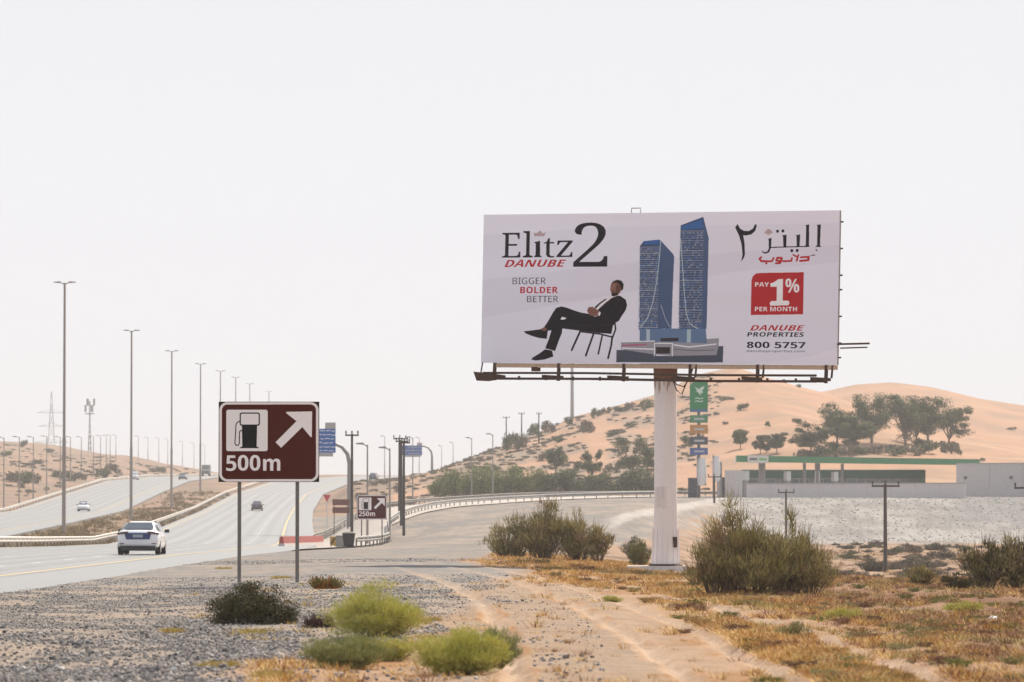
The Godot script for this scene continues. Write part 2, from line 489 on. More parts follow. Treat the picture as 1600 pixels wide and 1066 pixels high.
func strip(tab: Array, d0: float, d1: float, off_l: float, off_r: float, up: float, mb: MB, from_left := true, step := 6.0, depth := 0.0) -> void:
	# a band of road surface between two offsets from the left (or right) edge
	var rings := []
	var d := d0
	while true:
		var r := road(tab, d)
		var base := r.x if from_left else r.y
		var a := Vector3(base + off_l, r.z + up, -d)
		var b := Vector3((r.y if from_left and off_r > 900.0 else base + off_r), r.z + up, -d)
		if depth > 0.0:
			rings.append([a - Vector3(0, depth, 0), a, b, b - Vector3(0, depth, 0)])
		else:
			rings.append([a, b])
		if d >= d1: break
		d = minf(d + step, d1)
	mb.loft(rings, false, false)

# ---------------------------------------------------------------- roads and rails
func build_roads() -> void:
	var asphalt := grained("asphalt", lin(0.2, 0.2, 0.2), 0.42, 0.11, 0.78, 0.012)
	asphalt.uv1_world_triplanar = true
	asphalt.heightmap_enabled = true
	asphalt.heightmap_texture = noise_tex(31, 0.2, 0.0, 1.0, 3, 512)
	asphalt.heightmap_scale = 0.4
	var white := grained("road_white", lin(0.62, 0.62, 0.6), 0.6, 0.5, 0.55)
	var yellow := grained("road_yellow", lin(0.58, 0.42, 0.16), 0.6, 0.5, 0.55)
	for spec in [["highway_road", HIGHWAY, 30.0, "grey asphalt carriageway with worn lane lines, rising to a crest"], ["opposite_road", OPPOSITE, 120.0, "grey asphalt carriageway beyond the median"]]:
		var g := MB.new()
		strip(spec[1], spec[2], 1690.0, 0.0, 999.0, 0.0, g, true, 6.0, 0.35)
		var o := part(self, spec[0], g.mesh(), asphalt)
		tag(o, spec[3], "", "", "structure")
		for e in [[0.9, 1.08, yellow, "edge_line", true], [-3.4, -3.2, yellow, "edge_line", false]]:
			var l := MB.new()
			strip(spec[1], spec[2], 1690.0, e[0], e[1], 0.006, l, e[4])
			part(o, e[3], l.mesh(), e[2])
		var worn := grained("tyre_darkened_asphalt", lin(0.19, 0.187, 0.184), 0.44, 0.09, 0.6, 0.01)
		worn.uv1_world_triplanar = true
		for k in [2.1, 3.8, 5.8, 7.5, 9.4, 11.1, 13.0, 14.7]:
			var l := MB.new()
			strip(spec[1], spec[2], 1690.0, k - 0.38, k + 0.38, 0.003, l, true)
			part(o, "wheel_track", l.mesh(), worn)
		for k in [4.8, 8.45, 12.1]:
			var l := MB.new()
			var d: float = spec[2]
			while d < 900.0:
				strip(spec[1], d, d + 4.0, k - 0.08, k + 0.08, 0.006, l, true, 4.0)
				d += 12.0
			part(o, "lane_line", l.mesh(), white)
	# slip road that leaves to the right and climbs to the filling station
	var r := MB.new()
	var rings := []
	var n := 60
	for i in n + 1:
		var t := float(i) / n * (RAMP_L.size() - 1)
		var j := mini(int(t), RAMP_L.size() - 2)
		var a: Vector2 = Vector2(RAMP_L[j][0], RAMP_L[j][1]).lerp(Vector2(RAMP_L[j + 1][0], RAMP_L[j + 1][1]), t - j)
		var b: Vector2 = Vector2(RAMP_R[j][0], RAMP_R[j][1]).lerp(Vector2(RAMP_R[j + 1][0], RAMP_R[j + 1][1]), t - j)
		var ring := []
		for q in 9:
			var p := a.lerp(b, q / 8.0)
			ring.append(on(p.x, p.y, 0.1))
		rings.append(ring)
	r.loft(rings, false, false)
	var pale := grained("slip_road_surface", lin(0.34, 0.29, 0.25), 0.6, 0.1, 0.75)
	tag(part(self, "slip_road", r.mesh(true), pale), "pale sandy slip road leaving the highway", "", "", "structure")

func beam_ring(o: Vector3, side: Vector3) -> Array:
	var q := []
	for p in [[0.0, -0.2], [0.06, -0.15], [0.06, -0.07], [0.0, -0.02], [0.0, 0.02], [0.06, 0.07], [0.06, 0.15], [0.0, 0.2]]:
		q.append(o + side * p[0] + Vector3(0, p[1], 0))
	return q

func guardrail(n: String, pts: Array, gap: float, label: String, material: Material, post_m: Material, two := false) -> Node3D:
	# pts are (x, distance); the beam follows the ground, a post stands at every gap
	var first := on(pts[0][0], pts[0][1])
	var t := thing(n, first, label, "guardrail", "roadside guardrails")
	var line := []
	var acc := 0.0
	var posts := []
	for i in pts.size() - 1:
		var a := Vector2(pts[i][0], pts[i][1])
		var b := Vector2(pts[i + 1][0], pts[i + 1][1])
		var ln := a.distance_to(b)
		var m := maxi(1, int(ln / 4.0))
		for k in m:
			var p := a.lerp(b, float(k) / m)
			line.append(on(p.x, p.y) - first)
		while acc < ln:
			var p := a.lerp(b, acc / ln)
			posts.append(on(p.x, p.y) - first)
			acc += gap
		acc -= ln
	line.append(on(pts[-1][0], pts[-1][1]) - first)
	for lv in ([0.62, 0.3] if two else [0.6]):
		var g := MB.new()
		var rings := []
		for i in line.size():
			var dir: Vector3 = line[mini(i + 1, line.size() - 1)] - line[maxi(i - 1, 0)]
			rings.append(beam_ring(line[i] + Vector3(0, lv, 0), dir.cross(Vector3.UP).normalized()))
		g.loft(rings, false, false)
		part(t, "beam", g.mesh(), material)
	var pm := BoxMesh.new()
	pm.size = Vector3(0.11, 0.9, 0.11)
	for p in posts:
		part(t, "post", pm, post_m, p + Vector3(0, 0.2, -0.09))
	return t

func build_rails() -> void:
	var zinc := grained("galvanised_rail", lin(0.55, 0.54, 0.52), 0.5, 0.4, 0.7)
	zinc.metallic = 0.25
	var dull := grained("rail_post", lin(0.2, 0.18, 0.16), 0.7, 0.8)
	var pale := grained("painted_rail", lin(0.62, 0.58, 0.53), 0.55, 0.4, 0.75)
	var mid := grained("weathered_rail", lin(0.27, 0.255, 0.245), 0.6, 0.4, 0.7)
	var near := []
	var far := []
	for d in [236, 270, 330, 400, 460, 520, 600, 680, 742, 820, 890, 1010]:
		near.append([road(HIGHWAY, d).x - 1.3, d])
	guardrail("guardrail", near, 4.0, "long pale guardrail along the median, behind the white sedan", pale, zinc)
	for d in [640, 742, 820, 890, 1000, 1080, 1150, 1280, 1400, 1560]:
		far.append([road(OPPOSITE, d).x - 1.0, d])
	guardrail("guardrail", far, 8.0, "guardrail on the far left edge of the opposite carriageway, under the dune", zinc, dull)
	guardrail("guardrail", RAIL_NEAR, 4.0, "guardrail that hooks round the black bin and climbs the gravel bank", mid, dull)
	guardrail("guardrail", RAIL_FAR, 4.0, "guardrail on the far side of the slip road, below the green thicket", dull, dull)

func street_lamp(at: Vector3, h: float, arm: float, both: bool, label: String, group: String, thick := 0.16) -> Node3D:
	var t := thing("street_lamp", at, label, "street lamp", group)
	var m := grained("lamp_steel", lin(0.3, 0.265, 0.24), 0.6, 0.3, 0.8)
	var mid := h * 0.38
	tb(t, "pole", [Vector3(0, -0.4, 0), Vector3(0, mid, 0), Vector3(0, mid + 0.1, 0), Vector3(0, h, 0)], [thick, thick * 0.9, thick * 0.72, thick * 0.55], m, 10)
	bx(t, "base_plate", Vector3(0, 0.03, 0), Vector3(thick * 4, 0.1, thick * 4), m)
	for s in ([-1, 1] if both else [-1]):
		tb(t, "arm", [Vector3(0, h - 0.15, 0), Vector3(s * arm * 0.5, h + 0.02, 0), Vector3(s * arm, h + 0.04, 0)], [0.06, 0.05], m, 6)
		var g := MB.new()
		g.loft([[Vector3(s * arm * 0.55, h + 0.16, -0.16), Vector3(s * arm * 0.55, h + 0.16, 0.16), Vector3(s * arm * 0.55, h - 0.02, 0.18), Vector3(s * arm * 0.55, h - 0.02, -0.18)], [Vector3(s * (arm + 0.35), h + 0.12, -0.1), Vector3(s * (arm + 0.35), h + 0.12, 0.1), Vector3(s * (arm + 0.35), h + 0.03, 0.12), Vector3(s * (arm + 0.35), h + 0.03, -0.12)]])
		part(t, "lamp_head", g.mesh(), mat("lamp_head_grey", lin(0.24, 0.22, 0.21), 0.6))
	return t

func utility_pole(at: Vector3, h: float, arm: float, label: String, group: String, thick := 0.13, turn := 0.0) -> Node3D:
	var t := thing("utility_pole", at, label, "utility pole", group, turn)
	var m := grained("creosoted_wood", lin(0.075, 0.062, 0.052), 0.85, 0.6)
	tb(t, "pole", [Vector3(0, -0.5, 0), Vector3(0, h * 0.5, 0), Vector3(0, h, 0)], [thick, thick * 0.85, thick * 0.7], m, 8)
	bx(t, "crossarm", Vector3(0, h - 0.12, thick + 0.03), Vector3(arm * 2, 0.13, 0.1), m)
	for s in [-1.0, 0.0, 1.0]:
		tb(t, "insulator", [Vector3(s * (arm - 0.07), h - 0.05, 0.16), Vector3(s * (arm - 0.07), h + 0.1, 0.16), Vector3(s * (arm - 0.07), h + 0.24, 0.16)], [0.035, 0.07, 0.05], m, 6)
	return t

func build_lamps() -> void:
	var g := "tall twin-arm lamps along the median"
	var names := ["tallest and nearest twin-arm street lamp, far left behind the median rail", "second twin-arm median lamp from the left, rising above the white sedan", "third twin-arm median lamp from the left", "fourth twin-arm median lamp from the left, last before the brown sign", "pale twin-arm median lamp just left above the brown sign's corner", "hazy twin-arm lamp head above the brown sign, first of three", "hazy twin-arm lamp head above the brown sign, second of three", "faintest twin-arm lamp head above the brown sign, third of three"]
	for i in MEDIAN_LAMPS.size():
		var p: Array = MEDIAN_LAMPS[i]
		var at := on(p[0], p[1])
		street_lamp(at, p[2] - at.y, 0.75, true, names[i], g, 0.2)
	for i in VERGE_LAMPS.size():
		var p: Array = VERGE_LAMPS[i]
		var at := on(p[0], p[1])
		street_lamp(at, p[2] - at.y, 0.9, false, "slim hazy street lamp, %s from the left edge in the row beyond the opposite carriageway" % ORDINAL[i], "hazy lamp row by the left dune", 0.13)
	var rl := ["single-arm street lamp standing behind the small 250m sign", "single-arm street lamp at the bend of the hooked guardrail", "single-arm street lamp right of the clustered utility poles", "single-arm street lamp in front of the green thicket", "slim single-arm lamp at the left end of the green thicket", "faint tall lamp on the skyline left of the far blue sign", "faint tall lamp on the skyline just right of the clustered poles", "faint tall lamp on the skyline right of the curved sign arm", "rightmost faint lamp on the skyline at the dune foot"]
	for i in RAMP_LAMPS.size():
		var p: Array = RAMP_LAMPS[i]
		var at := on(p[0], p[1])
		street_lamp(at, p[2] - at.y, 0.55, false, rl[i], "single-arm lamps along the slip road", 0.1)
	var pl := ["dark wooden utility pole rising behind the black bin", "front pole of the cluster of three utility poles by the slip road", "middle pole of the cluster of three utility poles by the slip road", "rear pole of the cluster of three utility poles by the slip road", "nearest dark utility pole with crossarm, below the filling station wall", "utility pole with crossarm rising above the big shrub", "utility pole in front of the white banners", "utility pole crossarm reaching in at the right edge", "left of three small poles on the dune shoulder", "middle of three small poles on the dune shoulder", "right of three small poles on the dune shoulder"]
	for i in POLES.size():
		var p: Array = POLES[i]
		var at := on(p[0], p[1])
		utility_pole(at, p[2] - at.y, p[3], pl[i], "wooden utility poles", p[4], p[5])

func lattice_tower(at: Vector3, h: float, w: float, label: String, arms: Array, head := false) -> void:
	var t := thing("pylon" if not head else "telecom_mast", at, label, "pylon" if not head else "telecom mast")
	var m := mat("tower_steel", lin(0.3, 0.3, 0.3), 0.6)
	for sx in [-1, 1]:
		for sz in [-1, 1]:
			tb(t, "leg", [Vector3(sx * w, -1, sz * w), Vector3(sx * w * 0.3, h * 0.6, sz * w * 0.3), Vector3(sx * 0.12, h, sz * 0.12)], [0.16, 0.1], m, 5)
	for k in 9:
		var y0 := h * k / 9.0
		var y1 := h * (k + 1) / 9.0
		var f := func(y: float) -> float: return lerpf(w, w * 0.3, minf(1.0, y / (h * 0.6))) if y < h * 0.6 else lerpf(w * 0.3, 0.12, (y - h * 0.6) / (h * 0.4))
		var g := MB.new()
		for s in [-1, 1]:
			g.bar(Vector3(-f.call(y0), y0, s * f.call(y0)), Vector3(f.call(y1), y1, s * f.call(y1)), 0.09, 0.09)
			g.bar(Vector3(f.call(y0), y0, s * f.call(y0)), Vector3(-f.call(y1), y1, s * f.call(y1)), 0.09, 0.09)
		part(t, "brace", g.mesh(), m)
	for a in arms:
		var g := MB.new()
		g.bar(Vector3(-a[1], a[0], 0), Vector3(a[1], a[0], 0), 0.22, 0.22)
		g.bar(Vector3(-a[1], a[0], 0), Vector3(0, a[0] + 1.6, 0), 0.12, 0.12)
		g.bar(Vector3(a[1], a[0], 0), Vector3(0, a[0] + 1.6, 0), 0.12, 0.12)
		part(t, "crossarm", g.mesh(), m)
	if head:
		for k in 6:
			var a := TAU * k / 6
			bx(t, "antenna", Vector3(cos(a) * 1.5, h - 0.4 - (k % 2) * 2.2, sin(a) * 1.5), Vector3(0.7, 2.4, 0.4), m, Basis(Vector3.UP, -a))
		tb(t, "ring_platform", [Vector3(0, h - 4.6, 0), Vector3(0, h - 4.3, 0)], [1.5, 1.9], m, 10)

# ---------------------------------------------------------------- signs and billboard
func font(n: String, weight := 400) -> SystemFont:
	var f := SystemFont.new()
	f.font_names = PackedStringArray([n])
	f.font_weight = weight
	return f

func printed(key: String, cv: Canvas, rough := 0.6) -> StandardMaterial3D:
	var m := mat(key, Color.WHITE, rough)
	m.albedo_texture = cv.texture()
	m.texture_repeat = false
	m.metallic_specular = 0.15
	return m

func sheet(parent: Node, n: String, w: float, h: float, o: Vector3, m: Material, back := false) -> MeshInstance3D:
	var g := MB.new()
	g.quad(o + Vector3(-w / 2, h / 2, 0), o + Vector3(w / 2, h / 2, 0), o + Vector3(w / 2, -h / 2, 0), o + Vector3(-w / 2, -h / 2, 0))
	g.uv = PackedVector2Array([Vector2(0, 0), Vector2(1, 0), Vector2(1, 1), Vector2(0, 1)])
	return part(parent, n, g.mesh(), m)

func fuel_sign(words: String, at: Vector3, k: float, foot: float, label: String, post_gap: Array) -> void:
	var t := thing("fuel_sign", at, label, "road sign", "brown filling-station signs")
	var brown := lin(0.075, 0.010, 0.005)
	var cream := lin(0.84, 0.77, 0.74)
	var black := lin(0.012, 0.011, 0.011)
	var cv := Canvas.new(238, 190, 4.0, lin(0.03, 0.014, 0.01))
	cv.round_rect(Rect2(1.5, 1, 235, 188), 19, cream)
	cv.round_rect(Rect2(7.5, 6.5, 223, 177), 14, brown)
	cv.round_rect(Rect2(18, 19, 98, 98), 5, cream)
	cv.round_rect(Rect2(49.5, 25.5, 48, 31.5), 5, black)
	cv.round_rect(Rect2(52.5, 28.5, 42, 25.5), 3, cream)
	cv.poly([55, 56, 91, 56, 90, 106, 95, 108.5, 95, 110, 50, 110, 50, 108.5, 56, 106], black)
	cv.stroke([50, 46, 44, 49, 41, 54, 40, 75, 38.5, 99, 41, 103, 46, 103, 49, 99, 49.5, 72, 51, 69, 56, 68], 2.4, black)
	cv.poly([160, 24, 221, 23, 220.5, 84, 217, 83, 198, 60, 148, 109, 134.5, 96, 184, 46, 160, 27], cream)
	var bold := font("Droid Sans", 700)
	cv.text(words, bold, Rect2(18, 126, 128 if words == "500m" else 126, 38), cream)
	var m := printed("sign_face_" + words, cv, 0.7)
	var steel := grained("sign_post_steel", lin(0.16, 0.145, 0.13), 0.6, 0.8)
	var back := mat("sign_back", lin(0.3, 0.29, 0.28), 0.5, 0.4)
	var w := 2.38 * k
	var h := 1.9 * k
	var cy := foot + h / 2
	var face := bx(t, "panel", Vector3(0, cy, 0), Vector3(w, h, 0.04), back)
	sheet(face, "printed_face", w, h, Vector3(0, cy, 0.023), m)
	for x in post_gap:
		tb(t, "post", [Vector3(x, -0.6, -0.07), Vector3(x, foot + h * 0.9, -0.07)], [0.045], steel, 8)
		bx(t, "footing", Vector3(x, 0.0, -0.07), Vector3(0.34, 0.1, 0.34), grained("old_concrete", lin(0.5, 0.47, 0.44), 0.9, 0.7))
		for y in [0.3, 1.5]:
			bx(t, "clamp", Vector3(x, foot + y * k, -0.05), Vector3(0.16, 0.06, 0.06), steel)

func billboard() -> void:
	var t := thing("billboard", on(5.0, 150.0), "huge white advertising billboard with two blue towers on a single white pole", "billboard", "", -0.536)
	var y0 := t.position.y
	var cv := Canvas.new(1330, 495, 1.5, lin(0.79, 0.765, 0.85))
	var pale := lin(0.84, 0.81, 0.89)
	var band := lin(0.745, 0.715, 0.805)
	var ink := lin(0.016, 0.012, 0.018)
	var slate := lin(0.055, 0.05, 0.065)
	var red := lin(0.48, 0.02, 0.026)
	var rose := lin(0.5, 0.36, 0.37)
	var paper := lin(0.86, 0.84, 0.85)
	var shirt := lin(0.8, 0.74, 0.76)
	var suit := lin(0.013, 0.010, 0.014)
	var skin := lin(0.22, 0.1, 0.075)
	var skin2 := lin(0.12, 0.05, 0.038)
	var skin3 := lin(0.31, 0.16, 0.12)
	var fold := lin(0.034, 0.03, 0.038)
	rng.seed = 17
	var hair := lin(0.02, 0.014, 0.014)
	var glass1 := lin(0.055, 0.085, 0.17)
	var glass2 := lin(0.13, 0.2, 0.33)
	var glass3 := lin(0.075, 0.115, 0.22)
	var glass4 := lin(0.05, 0.14, 0.36)
	var slab := lin(0.26, 0.28, 0.34)
	var slab2 := lin(0.46, 0.47, 0.52)
	var pipe := lin(0.42, 0.52, 0.58)
	var base1 := lin(0.075, 0.085, 0.12)
	var base2 := lin(0.32, 0.31, 0.35)
	var dark := lin(0.04, 0.03, 0.035)
	var pink := lin(0.45, 0.12, 0.2)
	var serif := font("Droid Serif", 400)
	var sans := font("Droid Sans", 400)
	var sans_bold := font("Droid Sans", 700)
	# shaded bands of the printed background
	cv.poly([0, 67.2, 157.2, 61, 367.9, 51, 499.4, 44.8, 1378.2, 40.1, 1378.2, 1.3, 0, -2.1], pale)
	cv.poly([0, 218, 192.5, 200.7, 333, 186.3, 499.4, 169.3, 949, 130.7, 1378.2, 107.6, 1378.2, 162.2, 949, 194.9, 499.4, 270, 0, 344.6], band)
	cv.poly([1027.9, 488.5, 1130.8, 481.9, 1233.1, 466.3, 1334.6, 439, 1338, 495.5, 1027.9, 497.5], pale)
	cv.text("El", serif, Rect2(73.8, 55.8, 118.7, 88.5), ink, 0)
	cv.poly([197.8, 93.5, 220.7, 88.5, 221.4, 136.4, 229.5, 143.4, 196, 143.2, 203.8, 136.3, 203.8, 98.9], ink)
	cv.text("t", serif, Rect2(234.8, 80.6, 42.1, 64.2), ink, 0)
	cv.text("z", serif, Rect2(284, 89, 62.2, 54.5), ink, 0)
	cv.poly([197.8, 73.4, 196, 61.4, 206.6, 64.5, 218.9, 54.1, 229.5, 64.7, 243.6, 60.3, 234.8, 73.7], rose)
	cv.text("2", serif, Rect2(349.7, 30, 129.3, 145.7), ink, 0)
	cv.text("DANUBE", sans_bold, Rect2(84.5, 151.5, 238, 23.7), red, 0.3)
	cv.text("BIGGER", sans, Rect2(117.5, 211.2, 127.8, 21.4), slate, 0)
	cv.text("BOLDER", sans_bold, Rect2(147.3, 241.3, 145.8, 21.3), red, 0)
	cv.text("BETTER", sans, Rect2(174.9, 271.9, 119.6, 20.5), slate, 0)
	cv.stroke([381.3, 388.7, 349.9, 451.3], 7, suit)
	cv.stroke([431.7, 397.5, 403.9, 468.9], 7, suit)
	cv.stroke([464.6, 403.3, 450.8, 463.3], 6, suit)
	cv.stroke([502.7, 406.2, 499.2, 435.8, 488.2, 477.4], 7, suit)
	cv.stroke([511.3, 358.8, 514.8, 382.4, 502.7, 412.1], 6, suit)
	cv.stroke([384.8, 390.2, 454.3, 397.4, 502.7, 407.7], 5, suit)
	cv.poly([436.9, 309.9, 475, 284.7, 492.3, 272.8, 523.4, 270.5, 488.9, 290.6, 454.3, 317.3, 436.9, 317.3], shirt)
	cv.poly([519.9, 271.4, 530.3, 272.3, 551, 284.8, 556.8, 302.5, 551, 320.2, 537.2, 338, 526.8, 354.3, 514.8, 360.2, 504.4, 370.6, 499.2, 397.3, 454.3, 394.5, 381.3, 387.2, 313.2, 379.9, 311.5, 394.9, 299.2, 421.7, 286.3, 454.6, 272.9, 451.1, 248.4, 445.8, 262.4, 412.9, 271.2, 386, 255.4, 387.5, 241.3, 377.1, 255.4, 359.1, 276.4, 326.3, 288.7, 311.3, 308, 306.9, 329, 311.3, 356.9, 320.3, 384.8, 327.7, 416.1, 332.2, 436.9, 341.1, 454.3, 335.1, 447.3, 317.3, 475, 295.1, 499.2, 278.8], suit)
	cv.poly([433.4, 309.9, 454.3, 293.6, 475, 281.1, 479.2, 283.2, 454.3, 300.1, 438.6, 314.9], suit)
	cv.poly([304.5, 350.1, 311.5, 341.2, 329, 345.6, 318.5, 350.7], paper)
	cv.poly([405.7, 320.3, 410.9, 309.9, 426.5, 307.8, 436.9, 314.3, 450.8, 320.3, 454.3, 332.1, 440.4, 339.6, 419.6, 336.6, 410.9, 329.2], skin)
	cv.poly([447.3, 332.1, 452.5, 323.2, 458.4, 327.7, 452.5, 339.6], shirt)
	cv.poly([495.8, 231.3, 502.7, 224, 519.9, 221.1, 533.7, 228.5, 537.2, 243.3, 530.3, 261, 519.9, 270.5, 506.1, 273.4, 497.5, 272.2, 496.5, 262.5, 491.6, 253.6, 493, 241.7], skin)
	cv.poly([495.8, 232.8, 502.7, 224, 518.2, 219, 533.7, 222.6, 542.4, 234.4, 539.9, 252.2, 533.1, 255.1, 531, 240.3, 519.9, 229.9, 506.1, 227.8], hair)
	cv.poly([497.2, 261.6, 509.6, 262.8, 520.6, 256.3, 522, 268.4, 506.8, 274.3, 497.9, 272.8], hair)
	cv.poly([163.8, 389.3, 185, 387.7, 223.7, 383.1, 244.8, 378.6, 257.1, 389, 253.6, 414.4, 223.7, 411.6, 195.6, 404.8, 172.6, 396.7], suit)
	cv.poly([195.6, 483.5, 199.1, 477.5, 227.3, 462.4, 248.4, 448.8, 274.7, 453.2, 280, 472.6, 244.8, 483.2, 213.2, 486.4], suit)
	cv.poly([227.3, 383.1, 244.8, 374.1, 255.4, 383.1, 244.8, 389.1], skin)
	cv.stroke([526.8, 281.8, 509.6, 305.4, 488.9, 332.1], 1.6, fold)
	cv.stroke([540.6, 290.7, 533.7, 317.3, 516.5, 346.9], 1.4, fold)
	cv.stroke([290.5, 317.3, 322, 323.3, 363.9, 332.2, 412.6, 341.1], 1.6, fold)
	cv.stroke([322, 359, 370.8, 367.9, 426.5, 370.8], 1.4, fold)
	cv.stroke([280, 397.9, 272.9, 424.8, 262.4, 445.8], 1.4, fold)
	cv.stroke([255.4, 371.1, 269.4, 353.2, 287, 332.2], 1.3, fold)
	cv.stroke([488.9, 293.6, 475, 317.3, 464.6, 335.1], 1.5, fold)
	cv.stroke([454.3, 367.7, 485.4, 370.7, 499.2, 358.8], 1.2, fold)
	cv.stroke([177.9, 390.7, 209.7, 391.5, 244.8, 387.6], 1.2, fold)
	cv.stroke([206.1, 479.6, 234.3, 469.8, 255.4, 460.8], 1.2, fold)
	cv.stroke([522.7, 237.3, 526.2, 252.2, 518.2, 265.5], 2.2, skin2)
	cv.poly([515.8, 237.3, 529.6, 240.3, 527.5, 256.6, 518.2, 262.5, 513, 252.1], skin2)
	cv.poly([496.5, 237.3, 506.1, 232.9, 514.8, 234.4, 509.6, 243.2, 506.1, 250.6, 495.8, 252.1], skin3)
	cv.stroke([495.1, 239.6, 502.7, 237.9], 1, hair)
	cv.stroke([510.3, 237.9, 518.2, 239.1], 1, hair)
	cv.stroke([497.2, 242.6, 501.3, 242.6], 0.8, hair)
	cv.stroke([511.7, 242.7, 515.8, 242.7], 0.8, hair)
	cv.stroke([504.8, 241.7, 502, 252.1, 506.1, 253.9], 1.2, skin2)
	cv.stroke([500.6, 258.6, 510.3, 258.6], 1, hair)
	cv.stroke([531, 243.3, 532.4, 250.7], 2, skin2)
	cv.stroke([416.1, 323.2, 433.4, 326.2, 447.3, 327.7], 1.2, skin2)
	cv.stroke([414.3, 314.3, 430, 312.8], 1, skin3)
	cv.poly([519.2, 450.2, 667.9, 449.5, 667.9, 468.8, 729.1, 468.4, 729.1, 449.2, 889.4, 448.5, 892.2, 436.5, 916.9, 435.5, 915.8, 488.9, 519.2, 490.4], base1)
	cv.poly([536.1, 423.5, 662.3, 420.7, 734.7, 420.4, 900.4, 410.2, 899.3, 434.1, 892.2, 465.2, 729.1, 468.4, 662.3, 464, 536.1, 447.7], base2)
	cv.poly([606.3, 379.9, 850.9, 379.3, 856.4, 427.1, 606.3, 420.9], glass2)
	cv.poly([600.7, 108.7, 614.7, 92.9, 673.4, 88.5, 677.9, 93.4, 676.2, 379.7, 605.2, 379.9], glass1)
	cv.poly([677.9, 91, 725.2, 135.5, 730.2, 144.2, 724.7, 379.6, 676.2, 379.7], glass3)
	cv.poly([751.3, 42.6, 834.3, 15.6, 837.1, 39.6, 836, 379.3, 752.4, 379.5], glass1)
	cv.poly([834.3, 15.6, 856.4, 85.2, 854.2, 379.3, 834.3, 379.3], glass3)
	cv.poly([614.7, 92.9, 673.4, 90, 673.4, 104.4, 614.7, 104], glass4)
	cv.poly([754.1, 46, 831.6, 22.8, 834.3, 53, 755.8, 58], glass4)
	for i in 40:
		var f: float = i / 39.0
		cv.bar(597.9, lerpf(112.1, 374.9, f), 76.7, 1.5, slab if i % 3 else slab2)
		cv.bar(748.4, lerpf(60.4, 374.6, f), 89.9, 1.5, slab if i % 4 else slab2)
		for j in 11:
			if rng.randf() < 0.55: cv.bar(lerpf(601.9, 674.6, j / 11.0), lerpf(112.1, 374.9, f) + 3.5, 5.19286, 5.5, [glass2, glass4, glass3, slab][rng.randi() % 4])
			if rng.randf() < 0.55: cv.bar(lerpf(752.4, 834.3, j / 11.0), lerpf(60.4, 374.6, f) + 3.5, 5.85, 5.5, [glass2, glass4, glass3, slab][rng.randi() % 4])
		cv.bar(679, lerpf(139.1, 374.8, f), 47.3, 0.9, glass1)
	cv.stroke([677.9, 91, 674.6, 153.5, 666.7, 225.7, 653.9, 293.1, 634.3, 346.1, 610.8, 374.1], 3.2, pipe)
	cv.stroke([752.4, 86.8, 762.4, 178, 770.7, 264.4, 779.1, 331.5, 792.9, 365.1, 823.3, 380.3], 3.2, pipe)
	cv.stroke([684.6, 302.7, 701.3, 346, 719.1, 374.8], 2.2, slab2)
	cv.poly([631.5, 382.2, 644.4, 382.2, 644.4, 420.7, 631.5, 420.8], pipe)
	cv.poly([781.8, 381.9, 796.8, 381.8, 796.8, 425, 781.8, 425], pipe)
	cv.poly([667.9, 439.9, 720.8, 439.7, 720.8, 461.3, 667.9, 461.6], dark)
	cv.poly([684.6, 411, 751.3, 409.3, 751.3, 420.3, 684.6, 420.6], dark)
	cv.stroke([541.7, 435.6, 631.5, 431.9], 5, pink)
	cv.stroke([541.7, 443.8, 659.5, 447.1], 4, pale)
	cv.stroke([734.7, 432.4, 790.1, 439.4, 889.4, 429.4], 4, pale)
	cv.stroke([734.7, 446.8, 812.3, 451.2, 883.9, 448.5], 2, base1)
	cv.stroke([536.1, 423.5, 662.3, 420.2], 3, paper)
	cv.stroke([662.3, 427.9, 729.1, 427.6, 729.1, 468.4], 3, paper)
	cv.stroke([662.3, 468.8, 662.3, 427.9], 3, paper)
	cv.poly([952.7, 51.3, 960.7, 39.7, 970.1, 55, 984.8, 62.6, 1002.2, 63.4, 1016.8, 56.6, 1023.5, 43.8, 1028.8, 40.4, 1031, 47.4, 1026.2, 62.5, 1012.8, 74, 991.5, 78, 982.1, 76.1, 987.5, 101.7, 990.1, 139, 986.1, 150.6, 976.8, 162.2, 981.3, 139, 976.8, 106.3, 967.4, 78.3, 956.7, 59.5], ink)
	cv.poly([1247, 46, 1262.7, 44.3, 1260.9, 110.7, 1265.3, 116.5, 1244.4, 116.4, 1250.4, 110.6, 1250.4, 49.5], ink)
	cv.poly([1206.2, 46.8, 1220.7, 43.9, 1221.5, 110.4, 1224.1, 116.2, 1084.7, 118.7, 1084.7, 115.2, 1206.2, 113.1, 1210.2, 110.3, 1210.2, 49.1], ink)
	cv.poly([1173.3, 78.8, 1189.1, 75.5, 1187.8, 114.8, 1177.3, 115.9, 1176.7, 82.3], ink)
	cv.poly([1123.1, 79.1, 1139.8, 76.2, 1140.3, 114.5, 1129.7, 116.7, 1127.6, 82.4], ink)
	cv.poly([1071.4, 89.6, 1086, 85.8, 1084.7, 118.7, 1078, 132.6, 1066.1, 137.2, 1055.4, 134.8, 1050.1, 126.6, 1060.8, 132.5, 1071.4, 130.2, 1076.7, 121, 1075.4, 90.8], ink)
	cv.disc(Vector2(1107.2, 65.1), 5.2, ink)
	cv.disc(Vector2(1126.5, 64.3), 5.2, ink)
	cv.disc(Vector2(1160.1, 128), 5.2, ink)
	cv.disc(Vector2(1179.4, 127.5), 5.2, ink)
	cv.stroke([1246.2, 124.5, 1250.9, 126.8, 1247, 129.5], 2.5, ink)
	cv.poly([1058.6, 69.3, 1071.4, 57.1, 1082, 59.5, 1090.5, 68.9, 1074, 76.8], rose)
	cv.stroke([1222, 147.4, 1220.7, 158.9, 1190.4, 161.1], 6.5, red)
	cv.stroke([1193.1, 149.5, 1216.8, 148.5, 1220.7, 156.6], 6, red)
